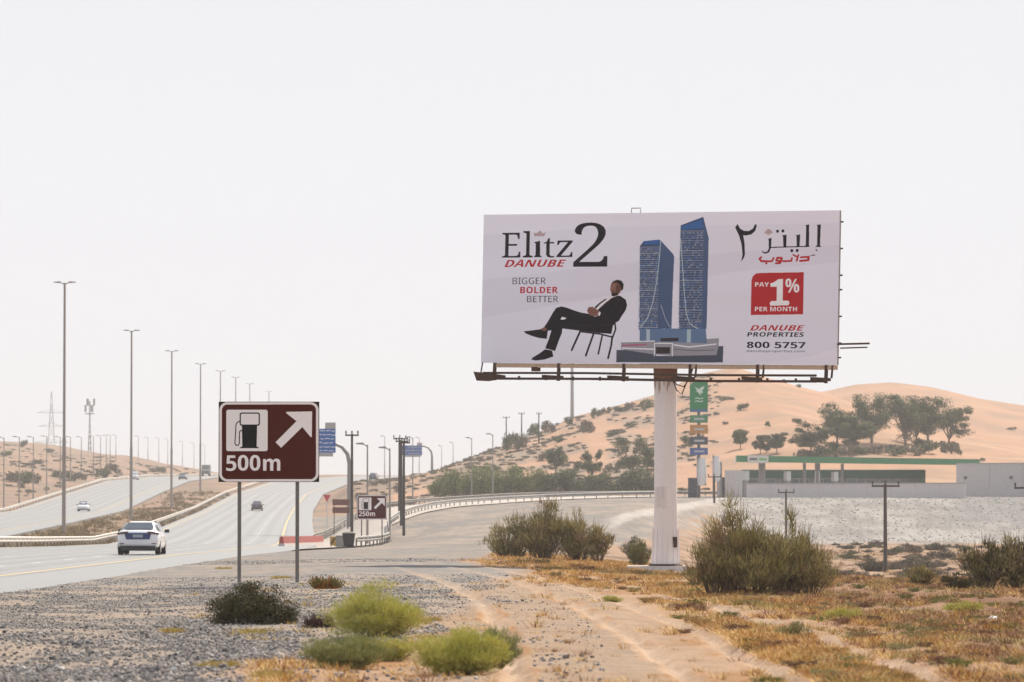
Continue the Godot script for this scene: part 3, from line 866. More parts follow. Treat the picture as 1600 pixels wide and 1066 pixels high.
	cv.stroke([1183.9, 142.5, 1178.6, 159.9], 6.5, red)
	cv.stroke([1165.4, 141.3, 1177.3, 147.1], 5, red)
	cv.stroke([1161.4, 151.7, 1158.8, 160.9, 1129.7, 161.9], 6, red)
	cv.stroke([1124.4, 151.4, 1108.5, 150.9, 1104.6, 158.3, 1113.8, 161.8, 1124.4, 158.4, 1124.4, 151.4], 7, red)
	cv.stroke([1124.4, 158.4, 1119.1, 167.6, 1103.2, 168.7], 6, red)
	cv.stroke([1095.3, 151.3, 1088.6, 161.7, 1050.1, 161.5, 1043.5, 153.3, 1050.1, 148.7], 6.5, red)
	cv.disc(Vector2(1068.7, 167.8), 4, red)
	cv.stroke([1229.9, 143.3, 1243, 142.9], 3, slate)
	cv.poly([1015.8, 223.8, 1020.3, 210.3, 1031.3, 201.3, 1046.8, 199.3, 1204.5, 197.5, 1204.5, 332.6, 1015.8, 335.1], red)
	cv.text("PAY", sans_bold, Rect2(1029.6, 229.3, 50.5, 14.2), paper, 0)
	cv.poly([1084.6, 233, 1096.6, 230.1, 1113.7, 219.6, 1130.8, 218.8, 1130.8, 288.6, 1151.4, 288.6, 1155.5, 296.1, 1151.4, 303.6, 1086.3, 305.1, 1083.6, 296.1, 1089.7, 290.1, 1108.6, 289.5, 1108.6, 243.6, 1086.3, 244.4], paper)
	cv.text("%", sans_bold, Rect2(1139.4, 217.6, 50.2, 45), paper, 0)
	cv.text("PER MONTH", sans_bold, Rect2(1030.6, 308.6, 152.1, 13.8), paper, 0)
	cv.text("DANUBE", sans_bold, Rect2(1014.1, 367.3, 196.9, 17.9), red, 0.3)
	cv.text("PROPERTIES", sans_bold, Rect2(1003.7, 390.5, 205.6, 14.4), ink, 0.12)
	cv.text("800 5757", sans_bold, Rect2(1003, 421.2, 212.4, 20.7), ink, 0)
	cv.text("danubeproperties.com", sans, Rect2(1002, 447.1, 210.7, 9.8), slate, 0)
	cv.poly([1308.5, 30.5, 1313.7, 19, 1324.2, 13.4, 1319, 31.7], paper)

	var vinyl := printed("billboard_vinyl", cv, 0.5)
	vinyl.heightmap_enabled = true
	vinyl.heightmap_texture = noise_tex(77, 0.006, 0.0, 1.0, 2, 256)
	vinyl.heightmap_scale = 5.0
	var trim := grained("beige_trim", lin(0.6, 0.43, 0.3), 0.7, 0.6)
	var back := grained("sheet_steel", lin(0.34, 0.32, 0.3), 0.6, 0.4)
	var iron := grained("rusty_iron", lin(0.085, 0.042, 0.025), 0.85, 1.2, 0.5)
	var white := grained("pole_paint", lin(0.8, 0.745, 0.72), 0.55, 0.7, 0.88)
	var W := 13.22
	var H := 4.92
	var roll := Basis(Vector3.BACK, -0.0226)
	var mid := Vector3(-0.05, 8.97 - y0, 0.5)
	var panel := bx(t, "panel", mid + Vector3(0, 0, -0.05), Vector3(W, H, 0.08), back, roll)
	var g := MB.new()
	# the vinyl sags a little between its ties
	var nx := 34
	var ny := 12
	for j in ny + 1:
		for i in nx + 1:
			var u := float(i) / nx
			var v := float(j) / ny
			var z := 0.012 + 0.03 * sin(PI * u) * sin(PI * v) * (0.6 + 0.4 * sin(u * 23.0 + v * 3.0)) 
			g.v.append(mid + roll * Vector3((u - 0.5) * W, (0.5 - v) * H, z))
			g.uv.append(Vector2(u, v))
	for j in ny:
		for i in nx:
			var a := j * (nx + 1) + i
			g.tri(a, a + 1, a + nx + 2)
			g.tri(a, a + nx + 2, a + nx + 1)
	part(panel, "printed_vinyl", g.mesh(true), vinyl)
	bx(t, "bottom_trim", mid + roll * Vector3(0.2, -H / 2 - 0.08, -0.1), Vector3(W - 0.55, 0.14, 0.16), trim, roll)
	bx(t, "bottom_trim_lug", mid + roll * Vector3(-4.55, -H / 2 - 0.2, -0.1), Vector3(0.24, 0.14, 0.2), iron, roll)
	# back frame
	for i in 7:
		bx(t, "frame_post", mid + roll * Vector3((i - 3) * 2.0, 0, -0.3), Vector3(0.14, H - 0.1, 0.2), iron, roll)
	for y in [-1.6, 0.0, 1.6]:
		bx(t, "frame_beam", mid + roll * Vector3(0, y, -0.52), Vector3(W - 1.2, 0.18, 0.2), iron, roll)
	# walkway below, carried by brackets
	var wy := -H / 2 - 0.42
	for i in 6:
		var x := -6.1 + i * 2.46
		var b := MB.new()
		b.bar(mid + roll * Vector3(x, -H / 2, -0.05), mid + roll * Vector3(x, wy - 0.16, -0.02), 0.09, 0.09)
		b.bar(mid + roll * Vector3(x, wy - 0.04, -0.3), mid + roll * Vector3(x, wy - 0.04, 1.0), 0.08, 0.1)
		if i > 2:
			b.bar(mid + roll * Vector3(x + 0.22, -H / 2, -0.05), mid + roll * Vector3(x + 0.22, wy, 0.02), 0.05, 0.05)
		part(t, "bracket", b.mesh(), iron)
	for q in [[0.95, 0.06], [0.35, -0.11], [0.93, -0.13]]:
		tb(t, "walkway_rail", [mid + roll * Vector3(-5.95, wy + q[1], q[0]), mid + roll * Vector3(-2, wy + q[1] + 0.02, q[0]), mid + roll * Vector3(2.4, wy + q[1] - 0.015, q[0]), mid + roll * Vector3(6.35, wy + q[1], q[0])], [0.042], iron, 6)
	for i in 12:
		bx(t, "rail_clip", mid + roll * Vector3(-5.6 + i * 1.02, wy - 0.1, 0.93), Vector3(0.06, 0.13, 0.06), iron, roll)
	var e := MB.new()
	e.loft([[mid + roll * Vector3(-6.3, wy + 0.1, 1.0), mid + roll * Vector3(-6.3, wy + 0.06, 0.2), mid + roll * Vector3(-6.17, wy - 0.2, 0.2), mid + roll * Vector3(-6.17, wy - 0.2, 1.0)], [mid + roll * Vector3(-5.5, wy + 0.03, 0.95), mid + roll * Vector3(-5.5, wy + 0.0, 0.25), mid + roll * Vector3(-5.5, wy - 0.1, 0.25), mid + roll * Vector3(-5.5, wy - 0.1, 0.95)]])
	part(t, "walkway_end_plate", e.mesh(), iron)
	tb(t, "end_hanger", [mid + roll * Vector3(-6.55, -H / 2, 0), mid + roll * Vector3(-6.25, wy + 0.05, 0.6)], [0.025], iron, 5)
	# fittings
	tb(t, "side_rod", [mid + Vector3(W / 2, -1.95, 0.1), mid + Vector3(W / 2 + 1.15, -1.95, 0.15)], [0.035], iron, 6)
	tb(t, "side_rod", [mid + Vector3(W / 2, -2.07, -0.1), mid + Vector3(W / 2 + 0.95, -2.06, -0.1)], [0.025], iron, 6)
	for i in 7:
		bx(t, "tie_bolt", mid + roll * Vector3(W / 2 + 0.03, 2.1 - i * 0.72 - (i % 3) * 0.13, -0.1), Vector3(0.08, 0.05, 0.05), iron)
	var hx := -1.1
	tb(t, "top_hoop", [mid + roll * Vector3(hx, H / 2, -0.2), mid + roll * Vector3(hx, H / 2 + 0.17, -0.2), mid + roll * Vector3(hx + 0.34, H / 2 + 0.17, -0.2), mid + roll * Vector3(hx + 0.34, H / 2, -0.2)], [0.018], back, 5)
	# pole: round shaft that flares into a ribbed foot
	var top := mid.y - H / 2 - 0.1
	tb(t, "pole", [Vector3(0, -0.4, 0), Vector3(0, 0.02, 0), Vector3(0, 1.2, 0), Vector3(0, 2.1, 0), Vector3(0, top - 0.1, 0)], [0.46, 0.46, 0.41, 0.375, 0.365], white, 28)
	var stains := grained("old_paint_patch", lin(0.7, 0.64, 0.62), 0.7, 1.0, 0.8)
	var pt := MB.new()
	for q in [[0.35, 1.15, 1.9, 0.87], [-0.35, 0.2, 2.4, 0.4]]:
		var rings := []
		for i in 7:
			var a: float = PI / 2 + 0.25 + q[0] - q[1] * (i / 6.0)
			rings.append([Vector3(cos(a) * 0.375, q[2], sin(a) * 0.375), Vector3(cos(a) * 0.374, q[2] + q[3], sin(a) * 0.374)])
		pt.loft(rings, false, false)
	part(t, "paint_patch", pt.mesh(), stains)
	for i in 14:
		var a := TAU * i / 14
		bx(t, "rib", Vector3(cos(a) * 0.405, 0.72, sin(a) * 0.405), Vector3(0.1, 1.4, 0.02), white, Basis(Vector3.UP, -a) * Basis(Vector3.BACK, 0.04))
	tb(t, "top_collar", [Vector3(0, top - 0.42, 0), Vector3(0, top - 0.36, 0), Vector3(0, top - 0.05, 0), Vector3(0, top, 0)], [0.37, 0.385, 0.39, 0.47], grained("rust_stained_collar", lin(0.24, 0.11, 0.06), 0.85, 1.4, 0.45), 24)
	rng.seed = 91
	for k in 16:
		var a := rng.randf_range(0.1, PI - 0.1)
		var l := rng.randf_range(0.15, 0.8) * (1.4 if k < 3 else 0.7)
		var wd := rng.randf_range(0.03, 0.1)
		var rs := MB.new()
		var rings := []
		for j in 5:
			var aa := a + wd * (j / 4.0 - 0.5) / 0.37
			rings.append([Vector3(cos(aa) * 0.378, top - 0.4, sin(aa) * 0.378), Vector3(cos(aa) * 0.376, top - 0.4 - l * (1.0 - 0.35 * absf(j / 2.0 - 1.0) - 0.12 * (j % 2)), sin(aa) * 0.376)])
		rs.loft(rings, false, false)
		part(t, "rust_streak", rs.mesh(), grained("rust_streak", lin(0.56, 0.41, 0.33), 0.9, 2.0, 0.6))
	bx(t, "head_beam", Vector3(0, top + 0.12, 0.1), Vector3(1.35, 0.2, 0.7), iron)
	tb(t, "foot_flange", [Vector3(0, 0.2, 0), Vector3(0, 0.27, 0)], [0.56, 0.54], iron, 20)
	bx(t, "concrete_plinth", Vector3(-0.25, 0.06, 0.1), Vector3(1.95, 0.3, 1.5), grained("plinth_concrete", lin(0.7, 0.65, 0.62), 0.9, 0.6), Basis(Vector3.UP, 0.536))
	bx(t, "meter_box", Vector3(0.42, 0.98, 0.14), Vector3(0.1, 0.34, 0.12), iron)
	for q in [[0.62, 0.55], [0.95, 0.3]]:
		tb(t, "cable", [Vector3(0.35, top - 0.35, 0.2), Vector3(0.55, top - 0.35 - q[1] * 0.75, 0.25), Vector3(0.62 + q[0] * 0.2, top - 0.35 - q[1], 0.25), Vector3(0.85 + q[0] * 0.15, top - 0.4, 0.2), Vector3(1.15, top + 0.15, 0.1)], [0.022], iron, 5)

func gantry(at: Vector3, w: float, h: float, cy: float, cx: float, arm_y: float, label: String, rows: int, extra: float) -> void:
	var t := thing("cantilever_sign", at, label, "road sign", "blue cantilever signs")
	var steel := grained("gantry_steel", lin(0.26, 0.24, 0.23), 0.5, 0.4)
	var cv := Canvas.new(w * 100, h * 100, 0.6, lin(0.045, 0.12, 0.36))
	var white := lin(0.6, 0.62, 0.66)
	rng.seed = 5
	for r in rows:
		var y := (r + 0.5) * h * 100.0 / rows
		var x := w * 100 * (0.08 if r % 2 else 0.35)
		while x < w * 92:
			var l := rng.randf_range(18, 60)
			cv.stroke([x, y + rng.randf_range(-4, 4), x + l * 0.5, y + rng.randf_range(-7, 7), x + l, y], 9, white)
			x += l + 16
	tb(t, "post", [Vector3(0, -0.5, 0), Vector3(0, arm_y - 2.2, 0), Vector3(-0.2, arm_y - 1.2, 0), Vector3(-0.8, arm_y - 0.45, 0), Vector3(-1.6, arm_y - 0.1, 0), Vector3(cx - w * 0.3, arm_y, 0)], [0.3, 0.22, 0.2, 0.18, 0.16, 0.13], steel, 10)
	var p := bx(t, "panel", Vector3(cx, cy, 0.22), Vector3(w, h, 0.08), steel)
	sheet(p, "printed_face", w, h, Vector3(cx, cy, 0.264), printed("blue_sign_%d" % rows, cv))
	bx(t, "header_board", Vector3(cx + w / 2 - 0.55, cy + h / 2 + extra / 2, 0.2), Vector3(1.1, extra, 0.06), mat("sign_grey", lin(0.36, 0.34, 0.33), 0.6))
	bx(t, "footer_board", Vector3(cx + 0.2, cy - h / 2 - 0.2, 0.2), Vector3(w * 0.8, 0.38, 0.06), mat("sign_grey", lin(0.36, 0.34, 0.33), 0.6))

func build_signs() -> void:
	billboard()
	var a := on(-5.75, 109)
	fuel_sign("500m", a, 1.0, 2.38 - a.y, "large brown sign with fuel pump, white arrow and 500m, on two posts", [-0.70, 0.67])
	a = on(-10.28, 338)
	fuel_sign("250m", a, 0.94, 1.27 - a.y, "small distant brown sign reading 250m beside the guardrail", [-0.75, 0.75])
	a = on(-16.93, 480)
	gantry(a, 4.6, 2.5, 9.33 - a.y, -20.67 - a.x, 9.13 - a.y, "large blue direction sign on curved arm, half hidden behind the brown sign", 6, 0.65)
	a = on(-17.36, 1000)
	gantry(a, 4.6, 2.1, 15.63 - a.y, -21.81 - a.x, 16.60 - a.y, "distant pale blue direction sign on curved arm beside the dune foot", 3, 0.6)
	# brown direction boards and a red warning sign in the gore
	var t := thing("direction_board", on(-17.43, 470), "pair of brown direction boards stacked in front of the gore", "road sign")
	var steel: Material = mats["sign_post_steel"]
	var br := grained("faded_brown", lin(0.16, 0.05, 0.035), 0.6, 0.6)
	for y in [3.15, 2.35]:
		bx(t, "board", Vector3(0, y, 0), Vector3(1.75, 0.6, 0.05), br)
	for x in [-0.7, 0.7]:
		tb(t, "post", [Vector3(x, -0.4, -0.08), Vector3(x, 3.4, -0.08)], [0.045], steel, 6)
	t = thing("warning_sign", on(-20.07, 500), "small red warning sign on a white post left of the brown boards", "road sign")
	var g := MB.new()
	g.loft([[Vector3(-0.42, 4.2, 0), Vector3(0.42, 4.2, 0), Vector3(0.0, 3.4, 0)], [Vector3(-0.42, 4.2, 0.04), Vector3(0.42, 4.2, 0.04), Vector3(0.0, 3.4, 0.04)]])
	part(t, "plate", g.mesh(), mat("sign_red", lin(0.5, 0.05, 0.06), 0.5))
	tb(t, "post", [Vector3(0, -0.4, -0.05), Vector3(0, 4.3, -0.05)], [0.05], mat("post_white", lin(0.6, 0.58, 0.56), 0.6), 6)
	# water-filled barriers at the nose of the slip road
	var red := grained("barrier_red", lin(0.42, 0.075, 0.06), 0.55, 0.8)
	var cream := grained("barrier_white", lin(0.62, 0.55, 0.5), 0.55, 0.8)
	for i in 9:
		var f := i / 8.0
		var x := lerpf(-16.09, -15.76, f)
		var d := lerpf(330.0, 372.0, f)
		var lab: String = "red and white road barrier in the gore row, left-hand end" if i == 0 else ("red and white road barrier in the gore row, right-hand end" if i == 8 else "red and white road barrier, %s from the left in the gore row" % ORDINAL[i])
		t = thing("road_barrier", on(x, d), lab, "barrier", "red and white barriers in the gore", 1.45)
		for s in [[0.0, 0.5, 0.3, 0.2, cream, "base"], [0.5, 1.0, 0.18, 0.12, red, "body"]]:
			var b := MB.new()
			var rr := []
			for z in [-2.45, 2.45]:
				rr.append([Vector3(z, s[0], -s[2]), Vector3(z, s[0], s[2]), Vector3(z, s[1], s[3]), Vector3(z, s[1], -s[3])])
			b.loft(rr)
			part(t, s[5], b.mesh(), s[4])
	# bin and boxes where the rail begins
	t = thing("wheeled_bin", on(-11.01, 311), "black wheeled bin at the start of the hooked guardrail", "bin")
	var bk := mat("black_plastic", lin(0.018, 0.016, 0.018), 0.6)
	g = MB.new()
	g.loft([[Vector3(-0.33, 0.1, -0.28), Vector3(0.33, 0.1, -0.28), Vector3(0.33, 0.1, 0.28), Vector3(-0.33, 0.1, 0.28)], [Vector3(-0.42, 0.95, -0.36), Vector3(0.42, 0.95, -0.36), Vector3(0.42, 0.95, 0.36), Vector3(-0.42, 0.95, 0.36)]])
	part(t, "body", g.mesh(), bk)
	g = MB.new()
	g.loft([[Vector3(-0.46, 0.95, -0.4), Vector3(0.46, 0.95, -0.4), Vector3(0.46, 0.95, 0.42), Vector3(-0.46, 0.95, 0.42)], [Vector3(-0.44, 1.02, -0.38), Vector3(0.44, 1.02, -0.38), Vector3(0.44, 1.0, 0.4), Vector3(-0.44, 1.0, 0.4)], [Vector3(-0.2, 1.1, -0.25), Vector3(0.2, 1.1, -0.25), Vector3(0.2, 1.08, 0.2), Vector3(-0.2, 1.08, 0.2)]])
	part(t, "lid", g.mesh(), bk)
	for s in [-1, 1]:
		tb(t, "wheel", [Vector3(s * 0.3, 0.1, -0.25), Vector3(s * 0.38, 0.1, -0.25)], [0.1], bk, 10)
	t = thing("impact_cushion", on(-11.73, 314), "grey crash cushion end box left of the black bin", "crash cushion")
	bx(t, "box", Vector3(0, 0.42, 0), Vector3(0.5, 0.78, 0.7), grained("cushion_grey", lin(0.3, 0.28, 0.24), 0.7, 0.8))
	bx(t, "cap", Vector3(0, 0.84, 0), Vector3(0.54, 0.06, 0.74), mat("cushion_cap", lin(0.2, 0.19, 0.17), 0.7))
	t = thing("marker_board", on(-12.23, 315), "yellow hazard marker board left of the grey crash cushion", "marker")
	bx(t, "board", Vector3(0, 0.5, 0), Vector3(0.4, 0.62, 0.05), grained("hazard_yellow", lin(0.5, 0.27, 0.03), 0.6, 0.8))
	for k in 2:
		bx(t, "stripe", Vector3(-0.05 + k * 0.12, 0.42 + k * 0.2, 0.028), Vector3(0.5, 0.09, 0.006), bk, Basis(Vector3.BACK, 0.6) * Basis().scaled(Vector3(0.6, 1, 1)))
	for s in [-1, 1]:
		bx(t, "foot", Vector3(s * 0.14, 0.1, -0.03), Vector3(0.05, 0.36, 0.05), bk)

# ---------------------------------------------------------------- filling station
func wall_between(n: String, a: Vector2, b: Vector2, y0: float, y1: float, thick: float, label: String, m: Material, panels: int, cap: bool) -> void:
	var ang := -atan2(-(b.y - a.y), b.x - a.x)
	var t := thing(n, Vector3(a.x, y0, -a.y), label, "wall", "", -ang)
	var ln := a.distance_to(b)
	var w := ln / panels
	for i in panels:
		bx(t, "wall_panel", Vector3((i + 0.5) * w, (y1 - y0) / 2, -0.004 * (i % 2)), Vector3(w - 0.03, y1 - y0, thick), m)
	if cap:
		bx(t, "coping", Vector3(ln / 2, y1 - y0 + 0.06, 0), Vector3(ln, 0.12, thick + 0.1), mat("coping_grey", lin(0.36, 0.34, 0.32), 0.8))

func build_station() -> void:
	var conc := grained("station_concrete", lin(0.6, 0.55, 0.53), 0.85, 0.25, 0.85)
	var conc2 := grained("station_wall_grey", lin(0.52, 0.48, 0.465), 0.85, 0.2, 0.88)
	var green := grained("fascia_green", lin(0.04, 0.2, 0.08), 0.45, 0.3, 0.85)
	var dgreen := grained("shop_green", lin(0.02, 0.075, 0.035), 0.5, 0.3, 0.8)
	var white := grained("station_white", lin(0.62, 0.6, 0.58), 0.6, 0.4, 0.88)
	var dark := grained("shop_render", lin(0.2, 0.2, 0.19), 0.7, 0.4)
	var pane := mat("shop_glass", lin(0.09, 0.1, 0.1), 0.06)
	var pipe := grained("drain_iron", lin(0.16, 0.13, 0.11), 0.7, 1.0)
	var grey := mat("column_grey", lin(0.33, 0.31, 0.3), 0.6)
	wall_between("parapet_wall", Vector2(29.3, 575), Vector2(55.7, 584), 2.9, 5.45, 0.3, "low grey wall along the top of the stone slope, below the canopy", conc, 9, true)
	wall_between("boundary_wall", Vector2(55.75, 578), Vector2(80, 586), 2.9, 8.0, 0.4, "tall plain grey wall right of the filling station", conc2, 6, true)
	var bw: Node3D = get_child(get_child_count() - 1)
	for p in [[1.2, 3.4], [7.0, 3.4], [12.8, 3.3]]:
		tb(bw, "drain_hole", [Vector3(p[0], p[1], 0.2), Vector3(p[0], p[1], 0.34)], [0.2], pipe, 10)
	wall_between("side_block", Vector2(27.2, 588), Vector2(29.3, 588), 2.9, 7.3, 3.0, "short grey block at the left end of the filling station wall", conc2, 1, false)
	# canopy
	var a := Vector2(29.2, 600)
	var b := Vector2(65.0, 641)
	var ang := atan2(b.y - a.y, b.x - a.x)
	var ln := a.distance_to(b)
	var t := thing("station_canopy", Vector3(a.x, 4.0, -a.y), "long flat filling station canopy with green fascia", "canopy", "", ang)
	var top := 9.35 - 4.0
	var back := Basis(Vector3.UP, -ang) * Vector3(0.5, 0, -11)
	var rf := MB.new()
	var r0 := Vector3(0.05, top - 0.6, -0.06)
	var r1 := Vector3(ln - 0.05, top - 0.6, -0.06)
	rf.loft([[r0, r1, r1 + back, r0 + back], [r0 + Vector3(0, 0.5, 0), r1 + Vector3(0, 0.5, 0), r1 + back + Vector3(0, 0.5, 0), r0 + back + Vector3(0, 0.5, 0)]])
	part(t, "roof", rf.mesh(), grey)
	var fx := MB.new()
	for k in 12:
		bx(t, "fascia_panel", Vector3((k + 0.5) * ln / 12, top - 0.42, 0), Vector3(ln / 12 - 0.04, 0.84, 0.12), green)
	for q in [[-0.06, white], [ln + 0.06, green]]:
		var fe := MB.new()
		fe.bar(Vector3(q[0], top - 0.42, 0.0), Vector3(q[0], top - 0.42, 0.0) + back, 0.12, 0.84)
		part(t, "fascia_end", fe.mesh(), q[1])
	var cv := Canvas.new(440, 100, 1.2, lin(0.6, 0.57, 0.52))
	rng.seed = 8
	for r in 2:
		var x := 40.0 + r * 200
		for k in 6:
			cv.stroke([x, 62, x + 8, 36, x + 16, 62, x + 24, 40], 9, lin(0.1, 0.1, 0.1) if r == 0 else lin(0.15, 0.4, 0.12))
			x += 27
	var sb := bx(t, "name_board", Vector3(4.4, top - 0.45, 0.12), Vector3(4.4, 1.0, 0.1), white)
	sheet(sb, "printed_face", 4.4, 1.0, Vector3(4.4, top - 0.45, 0.175), printed("name_board", cv))
	for k in [1.5, 9.0, 11.0, 18.6, 22.0, 29.5]:
		var thick := 0.5 if k in [1.5, 11.0, 22.0] else 0.3
		bx(t, "column", Vector3(k, (top - 0.8) / 2 - 0.3, -2.5 - fmod(k, 3.0)), Vector3(thick, top - 0.2, thick), grey)
	for k in [3.1, 12.0, 22.4]:
		bx(t, "price_box", Vector3(k, 2.75, -0.9), Vector3(0.95, 1.25, 0.5), white)
		bx(t, "box_stand", Vector3(k + 0.1, 1.06, -0.9), Vector3(0.45, 2.13, 0.3), grey)
	for k in [16.1, 17.0]:
		tb(t, "ladder_rail", [Vector3(k, 0, 0.6), Vector3(k, 3.4, 0.6)], [0.06], white, 5)
	# shop
	var s := thing("station_shop", Vector3(32.2, 3.8, -642), "low dark shop with green band behind the canopy columns", "building")
	bx(s, "wall", Vector3(12.6, 1.6, -3), Vector3(25.2, 3.3, 6), dark)
	bx(s, "green_band", Vector3(12.6, 3.5, 0.05), Vector3(25.6, 1.1, 0.3), dgreen)
	bx(s, "roof", Vector3(12.6, 4.07, -3), Vector3(25.4, 0.1, 6.2), grey)
	bx(s, "green_pillar", Vector3(25.0, 1.45, 0.25), Vector3(0.7, 2.95, 0.5), green)
	for k in 5:
		var sw := bx(s, "shop_window", Vector3(2.6 + k * 4.6, 1.75, 0.06), Vector3(3.9, 2.3, 0.08), grey)
		for j in 3:
			bx(sw, "pane", Vector3(1.32 + k * 4.6 + j * 1.28, 1.75, 0.09), Vector3(1.2, 2.1, 0.06), pane)
	# price totem
	var tt := thing("price_totem", Vector3(23.93, ground(23.93, 590.0), -590.0), "tall filling station totem with white bird emblem on green", "totem sign")
	var y0 := tt.position.y
	tb(tt, "mast", [Vector3(0, -0.5, -0.25), Vector3(0, 18.40 - y0, -0.25)], [0.2], mat("totem_mast", lin(0.1, 0.1, 0.1), 0.5), 8)
	var ct := Canvas.new(230, 410, 1.0, lin(0.03, 0.2, 0.075))
	var wh := lin(0.55, 0.62, 0.56)
	ct.poly([0, 0, 92, 0, 0, 70], lin(0.45, 0.34, 0.27))
	ct.poly([62, 92, 92, 102, 118, 122, 138, 96, 186, 78, 178, 112, 150, 138, 172, 150, 160, 172, 132, 164, 146, 200, 120, 180, 100, 150, 72, 148, 96, 134], wh)
	for k in 2:
		ct.stroke([70, 238 + k * 38, 100, 230 + k * 38, 130, 240 + k * 38, 165, 232 + k * 38], 12, wh)
	ct.bar(0, 372, 230, 38, lin(0.06, 0.13, 0.22))
	var specs := [["green_panel", 18.89, 14.79, green, ct], ["small_green_panel", 14.38, 13.40, green, null], ["orange_panel", 13.15, 12.01, grained("totem_orange", lin(0.5, 0.22, 0.05), 0.5, 0.5), null], ["dark_panel", 11.60, 10.61, grained("totem_slate", lin(0.05, 0.055, 0.08), 0.5, 0.5), null], ["blue_panel", 10.20, 9.30, grained("totem_blue", lin(0.05, 0.1, 0.3), 0.5, 0.5), null]]
	for q in specs:
		var ya: float = q[2] - y0
		var yb: float = q[1] - y0
		var p := bx(tt, q[0], Vector3(0, (ya + yb) / 2, 0), Vector3(2.3, yb - ya, 0.22), q[3])
		if q[4]:
			sheet(p, "printed_face", 2.3, yb - ya, Vector3(0, (ya + yb) / 2, 0.115), printed("totem_face", q[4]))
		else:
			bx(p, "lettering_strip", Vector3(0.05, (ya + yb) / 2, 0.115), Vector3(1.3, (yb - ya) * 0.26, 0.012), mat("totem_lettering", lin(0.4, 0.4, 0.4), 0.6))
	for q in [[24.05, 583.0, 8.81, 5.32, 1.25, "white banner at the foot of the filling station totem"], [25.78, 580.0, 9.01, 5.79, 0.95, "white banner right of the totem, behind a utility pole"]]:
		var x: float = q[0]
		var f := thing("banner", on(x, q[1]), q[5], "banner", "white banners")
		var yy := f.position.y
		var g := MB.new()
		var rings := []
		for k in 7:
			var v := k / 6.0
			var y: float = lerpf(q[3], q[2], v) - yy
			var w: float = q[4] * (0.82 + 0.18 * sin(v * 3.0))
			var z := 0.12 * sin(v * 5.0)
			rings.append([Vector3(-w / 2 + v * -0.1, y, z), Vector3(0, y, z + 0.1), Vector3(w / 2 - v * 0.1, y, z - 0.04), Vector3(0, y, z - 0.12)])
		g.loft(rings)
		part(f, "cloth", g.mesh(true), grained("banner_cloth", lin(0.68, 0.66, 0.66), 0.8, 0.5, 0.85))
		tb(f, "pole", [Vector3(-q[4] * 0.5, -0.3, -0.15), Vector3(-q[4] * 0.5, q[2] - yy + 0.2, -0.15)], [0.05], mat("totem_mast", Color.BLACK), 6)
	for q in [[23.19, 592.0, 6.37, 4.64, 1.15, "dark square panel standing left of the totem foot"], [27.37, 590.0, 6.43, 4.14, 1.0, "dark slatted panel right of the white banners"]]:
		var x: float = q[0]
		var f := thing("dark_screen", on(x, q[1]), q[5], "screen panel", "dark panels by the totem")
		var h: float = q[2] - f.position.y
		bx(f, "frame", Vector3(0, h / 2, 0), Vector3(q[4], h, 0.3), mat("screen_dark", lin(0.05, 0.05, 0.065), 0.6))
		for k in 6:
			bx(f, "slat", Vector3(0, h * (0.3 + k * 0.12), 0.18), Vector3(q[4] * 0.92, 0.1, 0.05), mat("screen_slat", lin(0.14, 0.14, 0.17), 0.6), Basis(Vector3.BACK, 0.25))

